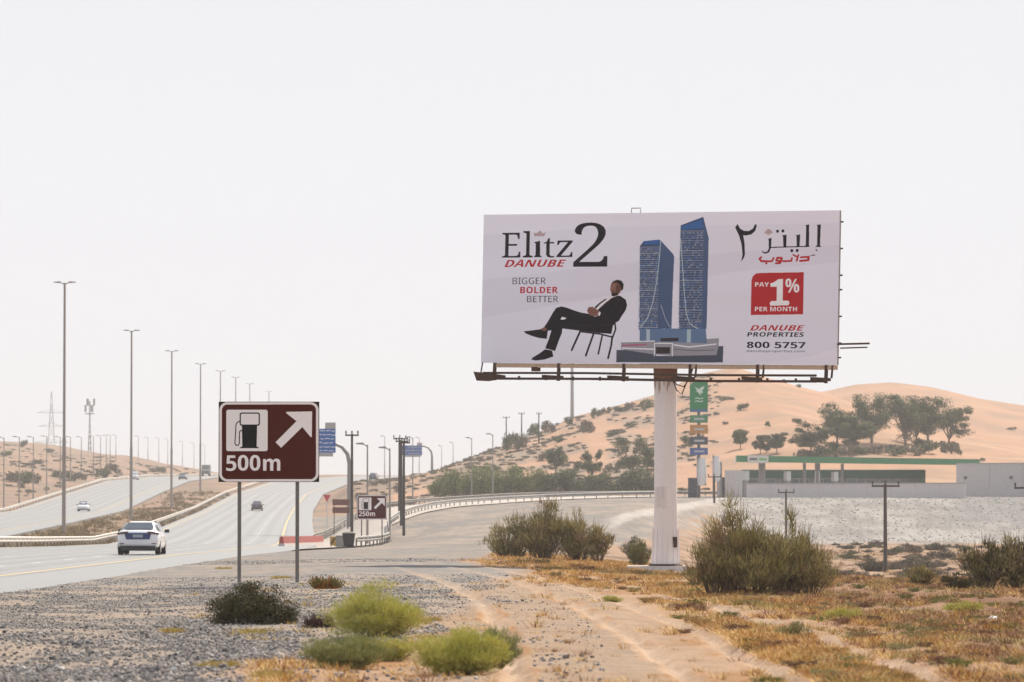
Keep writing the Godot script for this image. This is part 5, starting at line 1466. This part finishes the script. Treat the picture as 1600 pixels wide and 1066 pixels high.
func build_trees() -> void:
	var gl := ["leftmost tree of the grove on the dune above the station", "second tree from the left in the grove above the station", "tall slim tree in the middle of the grove, left of the gap", "first tree right of the gap in the dune grove", "tree in the centre of the right-hand grove", "rightmost tree of the grove on the dune", "short tree filling the left half of the grove", "short tree at the back of the right-hand grove"]
	var gr := [[50.04, 769.9, 6.416, 2.994, -0.3], [54.74, 775.8, 7.973, 3.448, 0], [61.33, 785.7, 9.166, 3.274, 0.2], [67.44, 789.5, 9.211, 3.509, -0.5], [72.23, 800, 9.333, 3.778, 0], [79.97, 844.2, 9.38, 3.518, 0.4], [57.47, 773.4, 6.23, 3.867, 0], [70.37, 801.6, 6.903, 4.453, 0]]
	for i in gr.size():
		var p: Array = gr[i]
		tree("ghaf_tree", p[0], p[1], ghaf(100 + i, p[2], p[3] * 1.08, p[4], 1.35), gl[i], "grove on the dune")
	var sl := ["lone tree with pale trunk on the slope left of the billboard pole", "spreading tree on the slope close to the billboard pole", "small tree on the slope above the thicket", "small leaning tree on the slope right of the totem", "small bare tree above the left end of the canopy", "round tree right of the totem above the canopy", "hazy tree behind the billboard pole's left side"]
	var st := [[12.87, 741, 5.352, 1.75, 0], [19.27, 746, 7.046, 2.59, -0.4], [7.29, 772.4, 5.364, 2.36, 0.2], [39.12, 789, 3.507, 1.644, 0], [41.91, 777.7, 3.24, 1.404, 0.3], [44.58, 775.4, 3.662, 1.938, 0], [22.46, 762.9, 4.662, 1.695, 0]]
	for i in st.size():
		var p: Array = st[i]
		tree("ghaf_tree", p[0], p[1], ghaf(140 + i, p[2], p[3], p[4], 0.6), sl[i], "trees on the dune slope")
	# thicket at the foot of the dune
	var tl := ["leftmost bush of the green thicket at the dune foot", "second bush from the left in the green thicket", "tallest bush of the green thicket behind the lamp", "bush right of the tallest one in the green thicket", "bush in the right half of the green thicket", "grey-green bush right of the thicket, below the lone tree", "grey-green bush beside the billboard pole at the dune foot", "low bush at the right end of the thicket"]
	var th := [[-10.53, 728.7, 3.846, 2.429], [-7.99, 719.3, 4.596, 2.597], [-4.76, 713.3, 5.746, 3.17], [-0.79, 708, 4.917, 2.95], [3.43, 706.1, 4.511, 3.138], [8.03, 705.1, 3.917, 3.134], [19.5, 702, 4.095, 2.925], [13.65, 701.8, 3.314, 3.119]]
	for i in th.size():
		var p: Array = th[i]
		var t := thing("thicket_bush", on(p[0], p[1], -0.1), tl[i], "shrub", "green thicket at the dune foot")
		var g := MB.new()
		rng.seed = 200 + i
		for k in 40:
			var a := rng.randf() * TAU
			var q := sqrt(rng.randf())
			leaf_cloud(g, Vector3(cos(a) * q * p[3] * 1.0, rng.randf_range(0.1, 0.85) * p[2] * (1.0 - 0.45 * q * q), sin(a) * q * p[3] * 0.7), Vector3(p[3] * 0.36, p[2] * 0.22, p[3] * 0.36), 170, 0.16, ([Color(0.19, 0.215, 0.07), Color(0.15, 0.175, 0.055), Color(0.24, 0.25, 0.09)] if i < 5 else GHAF))
		part(t, "foliage", g.mesh(), leaf_mat("ghaf_leaf"))
		var s := broom(220 + i, p[3] * 0.6, p[2] * 0.6, 14, 0, 0.05, 0.7, GHAF, Color(0.14, 0.11, 0.09))
		part(t, "stems", s[0].mesh(), leaf_mat("shrub_wood"))
	# single bushes on the dune face
	var variants := []
	for k in 4:
		var g := MB.new()
		rng.seed = 300 + k
		for q in 9:
			var a := rng.randf() * TAU
			var r := sqrt(rng.randf()) * 0.7
			leaf_cloud(g, Vector3(cos(a) * r, rng.randf_range(0.15, 0.75) * (1.0 - 0.4 * r), sin(a) * r), Vector3(0.36, 0.22, 0.36), 45, 0.11, SCRUB if k % 2 else GHAF)
		variants.append(g.mesh())
	var ds := [[-0.39, 924.6, 1.669, 3.596], [1.5, 897.9, 1.496, 3.741], [4.98, 996.4, 1.661, 2.768], [7.98, 990.9, 1.927, 2.752], [12.18, 996.3, 1.245, 2.076], [15.25, 954.8, 1.724, 2.387], [18.02, 998.2, 1.248, 1.941], [20.33, 1009.6, 1.262, 1.683], [23.46, 1005.5, 1.676, 1.397], [25.82, 1004.9, 1.396, 1.675], [28.74, 985.4, 1.642, 2.19], [14.99, 899.1, 1.249, 1.249], [19.31, 868.8, 1.448, 0.965], [23.19, 834.7, 1.391, 1.159], [24.17, 940.8, 1.307, 1.045], [28.22, 846.5, 1.411, 1.411], [8.6, 884.4, 1.474, 1.474], [5.77, 830.7, 1.615, 1.615], [11.32, 776.1, 1.294, 1.509], [16.54, 768.4, 1.494, 1.708], [31.17, 816.1, 1.36, 1.814], [33.98, 829.2, 1.152, 1.382], [43, 938.1, 0.912, 0.912], [44.32, 933.1, 0.907, 0.907], [44.65, 888, 1.357, 1.357], [39.67, 857.7, 0.715, 0.715], [45.92, 826.6, 0.574, 0.918], [61.87, 1045.6, 0.726, 0.871], [64.27, 1032.8, 0.717, 0.861], [48.45, 766.7, 1.704, 1.491], [51.61, 766.1, 2.128, 1.702], [54.99, 764.4, 1.911, 1.699], [58.03, 766.6, 1.704, 1.491], [61.24, 770.9, 1.927, 1.499], [64.06, 768.8, 1.922, 1.495], [67.08, 772.7, 2.146, 1.717], [70.38, 777.2, 2.159, 1.943], [74.17, 787.6, 1.969, 2.188], [76.74, 798.4, 1.331, 1.774], [57.46, 780.6, 1.735, 1.084], [53.69, 773.2, 1.503, 1.503], [63.87, 779.5, 1.299, 1.083], [79.34, 777.2, 0.54, 0.54], [122.75, 1133.1, 1.259, 0.787], [70.68, 792.7, 1.982, 1.541], [-101.97, 943.6, 1.835, 2.359], [-98.57, 931.4, 2.07, 2.846], [-98.88, 951.8, 1.851, 2.115], [-151.12, 1427.9, 1.388, 2.38], [-142.26, 1416.7, 1.377, 1.574], [-95.87, 993.2, 1.931, 1.931], [-95.64, 1020.2, 1.984, 1.7], [-95.1, 1069.8, 2.08, 2.377], [-99.24, 1137.8, 2.212, 2.845], [-99.24, 1006.4, 1.677, 1.398], [-99.46, 1278.7, 1.421, 1.598], [-99.14, 1302.6, 1.628, 1.628], [-118.03, 1148.4, 1.914, 1.595], [-132.55, 1208.1, 1.678, 1.342]]
	var rank := []
	for p in ds:
		var k := 0
		for q in ds:
			if q[0] / q[1] < p[0] / p[1] and (q[0] < -40.0) == (p[0] < -40.0) and (q[0] > 40.0) == (p[0] > 40.0): k += 1
		rank.append(mini(k, 29))
	for i in ds.size():
		var p: Array = ds[i]
		var right: bool = p[0] > 40.0
		var left: bool = p[0] < -40.0
		var o := thing("dune_bush", on(p[0], p[1], -0.1), ("hazy bush on the left dune, %s from the left beyond the opposite carriageway" if left else ("dark scrub bush around the dune grove, %s from the left" if right else "hazy scrub bush on the dune slope, %s from the left")) % ORDINAL[rank[i]], "shrub", "bushes on the left dune" if left else ("scrub under the dune grove" if right else "scrub bushes on the dune slope"), i * 2.1)
		o.scale = Vector3(p[2] * 1.15, p[3] * 1.45, p[2] * 1.15)
		part(o, "foliage", variants[i % 4], leaf_mat("ghaf_leaf"))
	# thin far scrub nobody could count
	var mm := MultiMesh.new()
	mm.transform_format = MultiMesh.TRANSFORM_3D
	mm.mesh = variants[1]
	var tf := []
	rng.seed = 400
	while tf.size() < 1500:
		var leftside := rng.randf() < 0.3
		var d := rng.randf_range(860, 1450) if leftside else rng.randf_range(700, 1045)
		var x := rng.randf_range(-0.13, -0.065) * d if leftside else rng.randf_range(-0.04, 0.045) * d
		if leftside and x > road(OPPOSITE, d).x - 6.0: continue
		if not leftside and x < road(HIGHWAY, d).y + 6.0: continue
		if not leftside and absf(x / d - 0.0185) < 0.0026: continue
		if n_mid.get_noise_2d(x * 1.5, d * 1.2) + 0.4 * n_mid.get_noise_2d(x * 6.0, d * 2.2) < -0.1: continue
		var s := rng.randf_range(0.3, 0.95)
		tf.append(Transform3D(Basis(Vector3.UP, rng.randf() * TAU).scaled(Vector3(s * 1.2, s * 0.8, s * 1.2)), on(x, d, -0.05)))
	mm.instance_count = tf.size()
	for i in tf.size():
		mm.set_instance_transform(i, tf[i])
	var mi := MultiMeshInstance3D.new()
	mi.name = "dune_scrub"
	mi.multimesh = mm
	mi.material_override = leaf_mat("ghaf_leaf")
	add_child(mi)
	tag(mi, "thin low scrub scattered over the dune faces", "scrub", "", "stuff")

func scatter(n: String, m: Mesh, material: Material, tfs: Array, cols: Array, label: String, cat: String) -> void:
	var mm := MultiMesh.new()
	mm.transform_format = MultiMesh.TRANSFORM_3D
	mm.use_colors = true
	mm.mesh = m
	mm.instance_count = tfs.size()
	for i in tfs.size():
		mm.set_instance_transform(i, tfs[i])
		mm.set_instance_color(i, cols[i])
	var mi := MultiMeshInstance3D.new()
	mi.name = numbered(n)
	mi.multimesh = mm
	mi.material_override = material
	add_child(mi)
	tag(mi, label, cat, "", "stuff")

func build_cover() -> void:
	var stone_m := mat("stone", Color.WHITE, 0.9)
	stone_m.vertex_color_use_as_albedo = true
	# gravel: uneven little stones
	for k in 3:
		rng.seed = 500 + k
		var g := MB.new()
		var s := SphereMesh.new()
		s.radial_segments = 6
		s.rings = 3
		s.radius = 1.0
		s.height = 2.0
		var arr := s.get_mesh_arrays()
		var cut := {}
		for p: Vector3 in arr[Mesh.ARRAY_VERTEX]:
			var key := Vector3i((p * 100).round())
			if not cut.has(key):
				cut[key] = p * Vector3(1.0, 0.62, 0.85) * rng.randf_range(0.7, 1.2)
			g.v.append(cut[key])
		g.ix = arr[Mesh.ARRAY_INDEX]
		for i in g.v.size():
			g.c.append(Color.WHITE)
		var tfs := []
		var cols := []
		var tries := 0
		while tfs.size() < 17000 and tries < 300000:
			tries += 1
			var d := 40.0 + 130.0 * pow(rng.randf(), 1.5)
			var x := rng.randf_range(maxf(-0.125 * d, -11.2), 0.02 * d)
			var e := gravel_edge(d) + n_mid.get_noise_2d(x * 6.0, d * 2.2) * (1.2 + d * 0.006)
			if x > e + 0.4 and rng.randf() < 0.93: continue
			if d > 105.0 and rng.randf() < 0.5: continue
			if d > 124.0 and d < 156.0: continue
			if rut(x, d) > 0.1: continue
			if n_small.get_noise_2d(x * 4.0, d * 1.5) + 0.5 * n_mid.get_noise_2d(x * 6.0, d * 2.2) > 0.12 and rng.randf() < 0.75: continue
			var sz := (0.006 + 0.024 * pow(rng.randf(), 3.0)) * lerpf(1.15, 0.75, smoothstep(50.0, 75.0, d)) + d * 0.00003
			if rng.randf() < 0.015: sz *= 2.0
			tfs.append(Transform3D(Basis.from_euler(Vector3(rng.randf() * 0.6, rng.randf() * TAU, rng.randf() * 0.6)).scaled(Vector3.ONE * sz), on(x, d, sz * 0.25)))
			var v := rng.randf()
			var col := Color(0.22, 0.2, 0.19) if v < 0.45 else (Color(0.085, 0.08, 0.08) if v < 0.68 else (Color(0.36, 0.3, 0.255) if v < 0.95 else Color(0.5, 0.47, 0.44)))
			cols.append(col * rng.randf_range(0.75, 1.25))
		scatter("gravel_stones", g.mesh(), stone_m, tfs, cols, "loose grey gravel stones on the road verge", "gravel")
		# rubble on the pitched slope below the filling station
		tfs = []
		cols = []
		for i in 1100:
			var d := rng.randf_range(495, 568)
			var x := rng.randf_range(0.045, 0.125) * d
			var sz := rng.randf_range(0.08, 0.24)
			tfs.append(Transform3D(Basis.from_euler(Vector3(rng.randf(), rng.randf() * TAU, rng.randf())).scaled(Vector3.ONE * sz), on(x, d, -0.05)))
			cols.append(Color(0.4, 0.37, 0.345) * rng.randf_range(0.7, 1.2))
		scatter("slope_stones", g.mesh(), stone_m, tfs, cols, "pale rubble stones on the slope below the filling station", "rubble")
	# dry grass
	for k in 2:
		var g := MB.new()
		rng.seed = 600 + k
		g.tint = Color.WHITE
		for i in 22:
			var a := rng.randf() * TAU
			var o := Vector3(cos(a), 0, sin(a)) * rng.randf() * 0.09
			var tip := o + Vector3(cos(a) * rng.randf_range(0.02, 0.12), rng.randf_range(0.06, 0.2) * (1.0 if k == 0 else 0.75), sin(a) * rng.randf_range(0.02, 0.12))
			g.tint = Color(Color.WHITE * rng.randf_range(0.75, 1.2), 1.0)
			g.ribbon(o, tip, 0.0045, 0.0018, Vector3(-sin(a), 0, cos(a)))
		var tfs := []
		var cols := []
		var tries := 0
		while tfs.size() < 13000 and tries < 400000:
			tries += 1
			var d := 42.0 + 170.0 * pow(rng.randf(), 1.3)
			if rng.randf() < 0.12: d = rng.randf_range(200.0, 440.0)
			var x := rng.randf_range(-0.07 * d, 0.125 * d)
			if d > 212.0 and x < 0.05 * d: continue
			var p1 := n_mid.get_noise_2d(x * 6.0, d * 2.2)
			var e := gravel_edge(d) + p1 * (1.2 + d * 0.006)
			if x < e + 0.5 and (d > 110.0 or rng.randf() < 0.985 or x < -0.09 * d): continue
			if rut(x, d) > 0.05 or Vector2(x - 4.8, (d - 149.0) * 0.5).length() < 1.5: continue
			if d < 105.0 and x < 2.2 + 0.006 * d and x > -1.5 and rng.randf() < 0.96: continue
			if p1 + 0.6 * n_small.get_noise_2d(x * 4.0, d * 1.5) < -0.05 and rng.randf() < 0.85: continue
			var s := rng.randf_range(0.35, 1.0) * (0.75 + d / 250.0)
			tfs.append(Transform3D(Basis(Vector3.UP, rng.randf() * TAU).scaled(Vector3(s * 1.5, s * 0.62, s * 1.5)), on(x, d, -0.01)))
			var green := smoothstep(0.05, 0.45, n_mid.get_noise_2d(x * 16.0 + 300.0, d * 6.0) + 0.1 * rng.randfn()) * 0.8 * smoothstep(0.02, 0.05, x / d)
			var col := Color(0.54, 0.3, 0.08).lerp(Color(0.62, 0.41, 0.15), rng.randf())
			if rng.randf() < 0.25 + 0.4 * smoothstep(1.5, 6.0, x - d * 0.022): col = Color(0.27, 0.135, 0.07)
			if x < e + 0.5: col = Color(0.5, 0.33, 0.08)
			cols.append(col.lerp(Color(0.24, 0.24, 0.07), green * rng.randf_range(0.5, 1.0)))
		if k == 0:
			for q in [[-8.97, 143.5, 0.3], [-5.93, 118.6, 0.25], [-3.46, 62, 0.25], [-3.04, 47.9, 0.22], [-1.32, 70.2, 0.25], [-2.22, 66.6, 0.4], [-1.51, 67.8, 0.3], [-2.37, 45.5, 0.2], [-0.9, 59.1, 0.35], [-4.62, 62.7, 0.15]]:
				for i in 46:
					var a := rng.randf() * TAU
					var r: float = sqrt(rng.randf()) * q[2]
					var s := rng.randf_range(0.3, 0.7)
					tfs.append(Transform3D(Basis(Vector3.UP, rng.randf() * TAU).scaled(Vector3(s * 1.2, s * 0.65, s * 1.2)), on(q[0] + cos(a) * r, q[1] + sin(a) * r * 3.0, -0.01)))
					cols.append(Color(0.5, 0.34, 0.09).lerp(Color(0.38, 0.3, 0.1), rng.randf()))
		scatter("dry_grass", g.mesh(), leaf_mat("grass_blade"), tfs, cols, "dry orange and greenish grass tufts on the sandy ground", "grass")
	# thin scrub over the low ground below the stone slope
	var lsm := fan_bush(660, 0.55, 0.5, 14, 22, 0.03, [Color.WHITE, Color(0.8, 0.8, 0.8)], Color(0.8, 0.7, 0.6), 0.4, 3)
	var lt := []
	var lc := []
	while lt.size() < 150:
		var d := rng.randf_range(215, 490)
		var x := rng.randf_range(0.045, 0.125) * d
		if n_mid.get_noise_2d(x * 3.0, d * 1.0) < -0.05: continue
		var s := rng.randf_range(0.5, 1.5)
		lt.append(Transform3D(Basis(Vector3.UP, rng.randf() * TAU).scaled(Vector3(s * 1.4, s * 0.8, s * 1.4)), on(x, d, -0.03)))
		lc.append((Color(0.2, 0.155, 0.11) if rng.randf() < 0.7 else Color(0.17, 0.165, 0.08)) * rng.randf_range(0.8, 1.25))
	scatter("low_scrub", lsm[1].mesh(), leaf_mat("grass_blade"), lt, lc, "thin grey-brown scrub on the low ground below the stone slope", "scrub")
	# low cushions of dry and green herbs in the sand at right
	var cu := fan_bush(650, 0.2, 0.13, 16, 26, 0.0035, [Color.WHITE, Color(0.8, 0.8, 0.8)], Color(0.8, 0.7, 0.6), 0.3, 4)
	var ct := []
	var cc := []
	while ct.size() < 420:
		var d := 43.0 + 110.0 * pow(rng.randf(), 1.4)
		var x := rng.randf_range(0.0, 0.125) * d
		if x < gravel_edge(d) + 1.0 or rut(x, d) > 0.0: continue
		if d < 105.0 and x < 2.4: continue
		var s := rng.randf_range(0.5, 1.3) * (0.8 + d / 300.0)
		ct.append(Transform3D(Basis(Vector3.UP, rng.randf() * TAU).scaled(Vector3(s, s * 0.8, s)), on(x, d, -0.015)))
		var v := rng.randf()
		cc.append((Color(0.22, 0.22, 0.06) if v < 0.3 else (Color(0.3, 0.27, 0.12) if v < 0.5 else (Color(0.22, 0.12, 0.075) if v < 0.75 else Color(0.42, 0.27, 0.1)))) * rng.randf_range(0.8, 1.2))
	scatter("herb_cushions", cu[1].mesh(), leaf_mat("grass_blade"), ct, cc, "low cushions of brown and green herbs on the sand", "herbs")
	# dry herbs on the median and its verge
	var h := MB.new()
	rng.seed = 640
	for i in 26:
		var a := rng.randf() * TAU
		var o := Vector3(cos(a), 0, sin(a)) * rng.randf() * 0.35
		h.tint = Color(Color.WHITE * rng.randf_range(0.7, 1.2), 1.0)
		h.ribbon(o, o + Vector3(cos(a) * 0.25, rng.randf_range(0.1, 0.42), sin(a) * 0.25), 0.02, 0.008, Vector3(-sin(a), 0, cos(a)))
	var mt := []
	var mc := []
	while mt.size() < 2600:
		var d := rng.randf_range(240, 900)
		var ra := road(HIGHWAY, d)
		var rb := road(OPPOSITE, d)
		var x := lerpf(rb.y + 0.5, ra.x - 0.2, pow(rng.randf(), 0.6))
		if n_mid.get_noise_2d(x * 5.0, d * 1.5) < -0.05: continue
		var s := rng.randf_range(0.5, 1.4)
		mt.append(Transform3D(Basis(Vector3.UP, rng.randf() * TAU).scaled(Vector3.ONE * s), on(x, d, -0.02)))
		mc.append(Color(0.3, 0.2, 0.1).lerp(Color(0.2, 0.17, 0.08), rng.randf()))
	scatter("median_scrub", h.mesh(), leaf_mat("grass_blade"), mt, mc, "dry brown herbs growing along the median", "scrub")
	# litter
	var t := thing("plastic_bag", on(7.93, 76, 0.0), "crumpled white plastic bag lying in the grass at right", "litter")
	var b := MB.new()
	rng.seed = 700
	var rings := []
	for j in 7:
		var ring := []
		for i in 10:
			var a := TAU * i / 10
			var r := 0.085 * sin(PI * (j + 0.4) / 7.2) * rng.randf_range(0.75, 1.2)
			ring.append(Vector3(cos(a) * r * 1.1, 0.0 + j * 0.019 + rng.randf_range(-0.006, 0.006), sin(a) * r))
		rings.append(ring)
	b.loft(rings)
	part(t, "bag", b.mesh(), mat("white_plastic", lin(0.78, 0.76, 0.75), 0.5))
	b = MB.new()
	b.loft([[Vector3(-0.02, 0.11, 0), Vector3(0.01, 0.11, 0.02), Vector3(0.02, 0.11, -0.01)], [Vector3(-0.05, 0.135, 0.03), Vector3(-0.03, 0.14, 0.05), Vector3(-0.02, 0.13, 0.02)]])
	part(t, "handle", b.mesh(), mat("white_plastic", Color.WHITE))

func _ready() -> void:
	# camera
	var cam := Camera3D.new()
	cam.name = "camera"
	cam.position = Vector3(0, EYE, 0)
	cam.rotation.x = deg_to_rad(2.1635)
	cam.fov = 8.4674
	cam.near = 0.5
	cam.far = 9000.0
	var lens := CameraAttributesPhysical.new()
	lens.frustum_focal_length = 162.1
	lens.frustum_focus_distance = 125.0
	lens.exposure_aperture = 5.0
	lens.frustum_near = 0.5
	lens.frustum_far = 9000.0
	cam.attributes = lens
	add_child(cam)
	cam.current = true
	# sky, haze, exposure
	var env := Environment.new()
	env.background_mode = Environment.BG_SKY
	var sky := ProceduralSkyMaterial.new()
	sky.sky_top_color = lin(0.46, 0.51, 0.6)
	sky.sky_horizon_color = lin(0.622, 0.613, 0.622)
	sky.sky_curve = 0.3
	sky.ground_bottom_color = lin(0.4, 0.3, 0.22)
	sky.ground_horizon_color = lin(0.7, 0.66, 0.64)
	sky.sun_angle_max = 12.0
	env.sky = Sky.new()
	env.sky.sky_material = sky
	env.tonemap_mode = Environment.TONE_MAPPER_LINEAR
	env.tonemap_exposure = 1.5
	env.fog_enabled = true
	env.fog_density = 0.0002
	env.fog_light_color = Color(0.97, 0.955, 0.96)
	env.sdfgi_enabled = true
	env.ssao_enabled = true
	env.ssil_enabled = true
	var we := WorldEnvironment.new()
	we.name = "environment"
	we.environment = env
	add_child(we)
	# sun: high, to the right and a little ahead
	var sun := DirectionalLight3D.new()
	sun.name = "sun"
	sun.light_energy = 1.6
	sun.light_color = Color(1.0, 0.95, 0.87)
	sun.light_angular_distance = 0.6
	sun.shadow_enabled = true
	add_child(sun)
	sun.look_at_from_position(Vector3(0.42, 1.0, -0.95), Vector3.ZERO)
	for q in [[n_big, 1, 0.012], [n_mid, 2, 0.03], [n_small, 3, 0.12]]:
		q[0].seed = q[1]
		q[0].frequency = q[2]
		q[0].fractal_octaves = 3
	build_ground()
	build_roads()
	build_rails()
	build_station()
	build_lamps()
	build_signs()
	build_vehicles()
	lattice_tower(on(-230.00, 2300), 63.25 - ground(-230.00, 2300), 4.2, "faint lattice power pylon on the skyline behind the tallest lamp", [[0.93 * 45, 7.0], [0.78 * 45, 6.5], [0.6 * 45, 8.5]])
	lattice_tower(on(-148.50, 1620), 41.65 - ground(-148.50, 1620), 0.5, "telecom mast with clustered antennas on the left skyline", [], true)
	var t := thing("tall_mast", on(13.58, 1040), "slender tall mast on the dune below the billboard walkway", "mast")
	tb(t, "shaft", [Vector3(0, -0.5, 0), Vector3(0, 10, 0), Vector3(0, 20, 0)], [0.42, 0.34, 0.2], mat("tower_steel", Color.GRAY), 8)
	tb(t, "top_ring", [Vector3(0, 19.6, 0), Vector3(0, 20.1, 0)], [0.7, 0.7], mat("tower_steel", Color.GRAY), 10)
	build_shrubs()
	build_trees()
	build_cover()
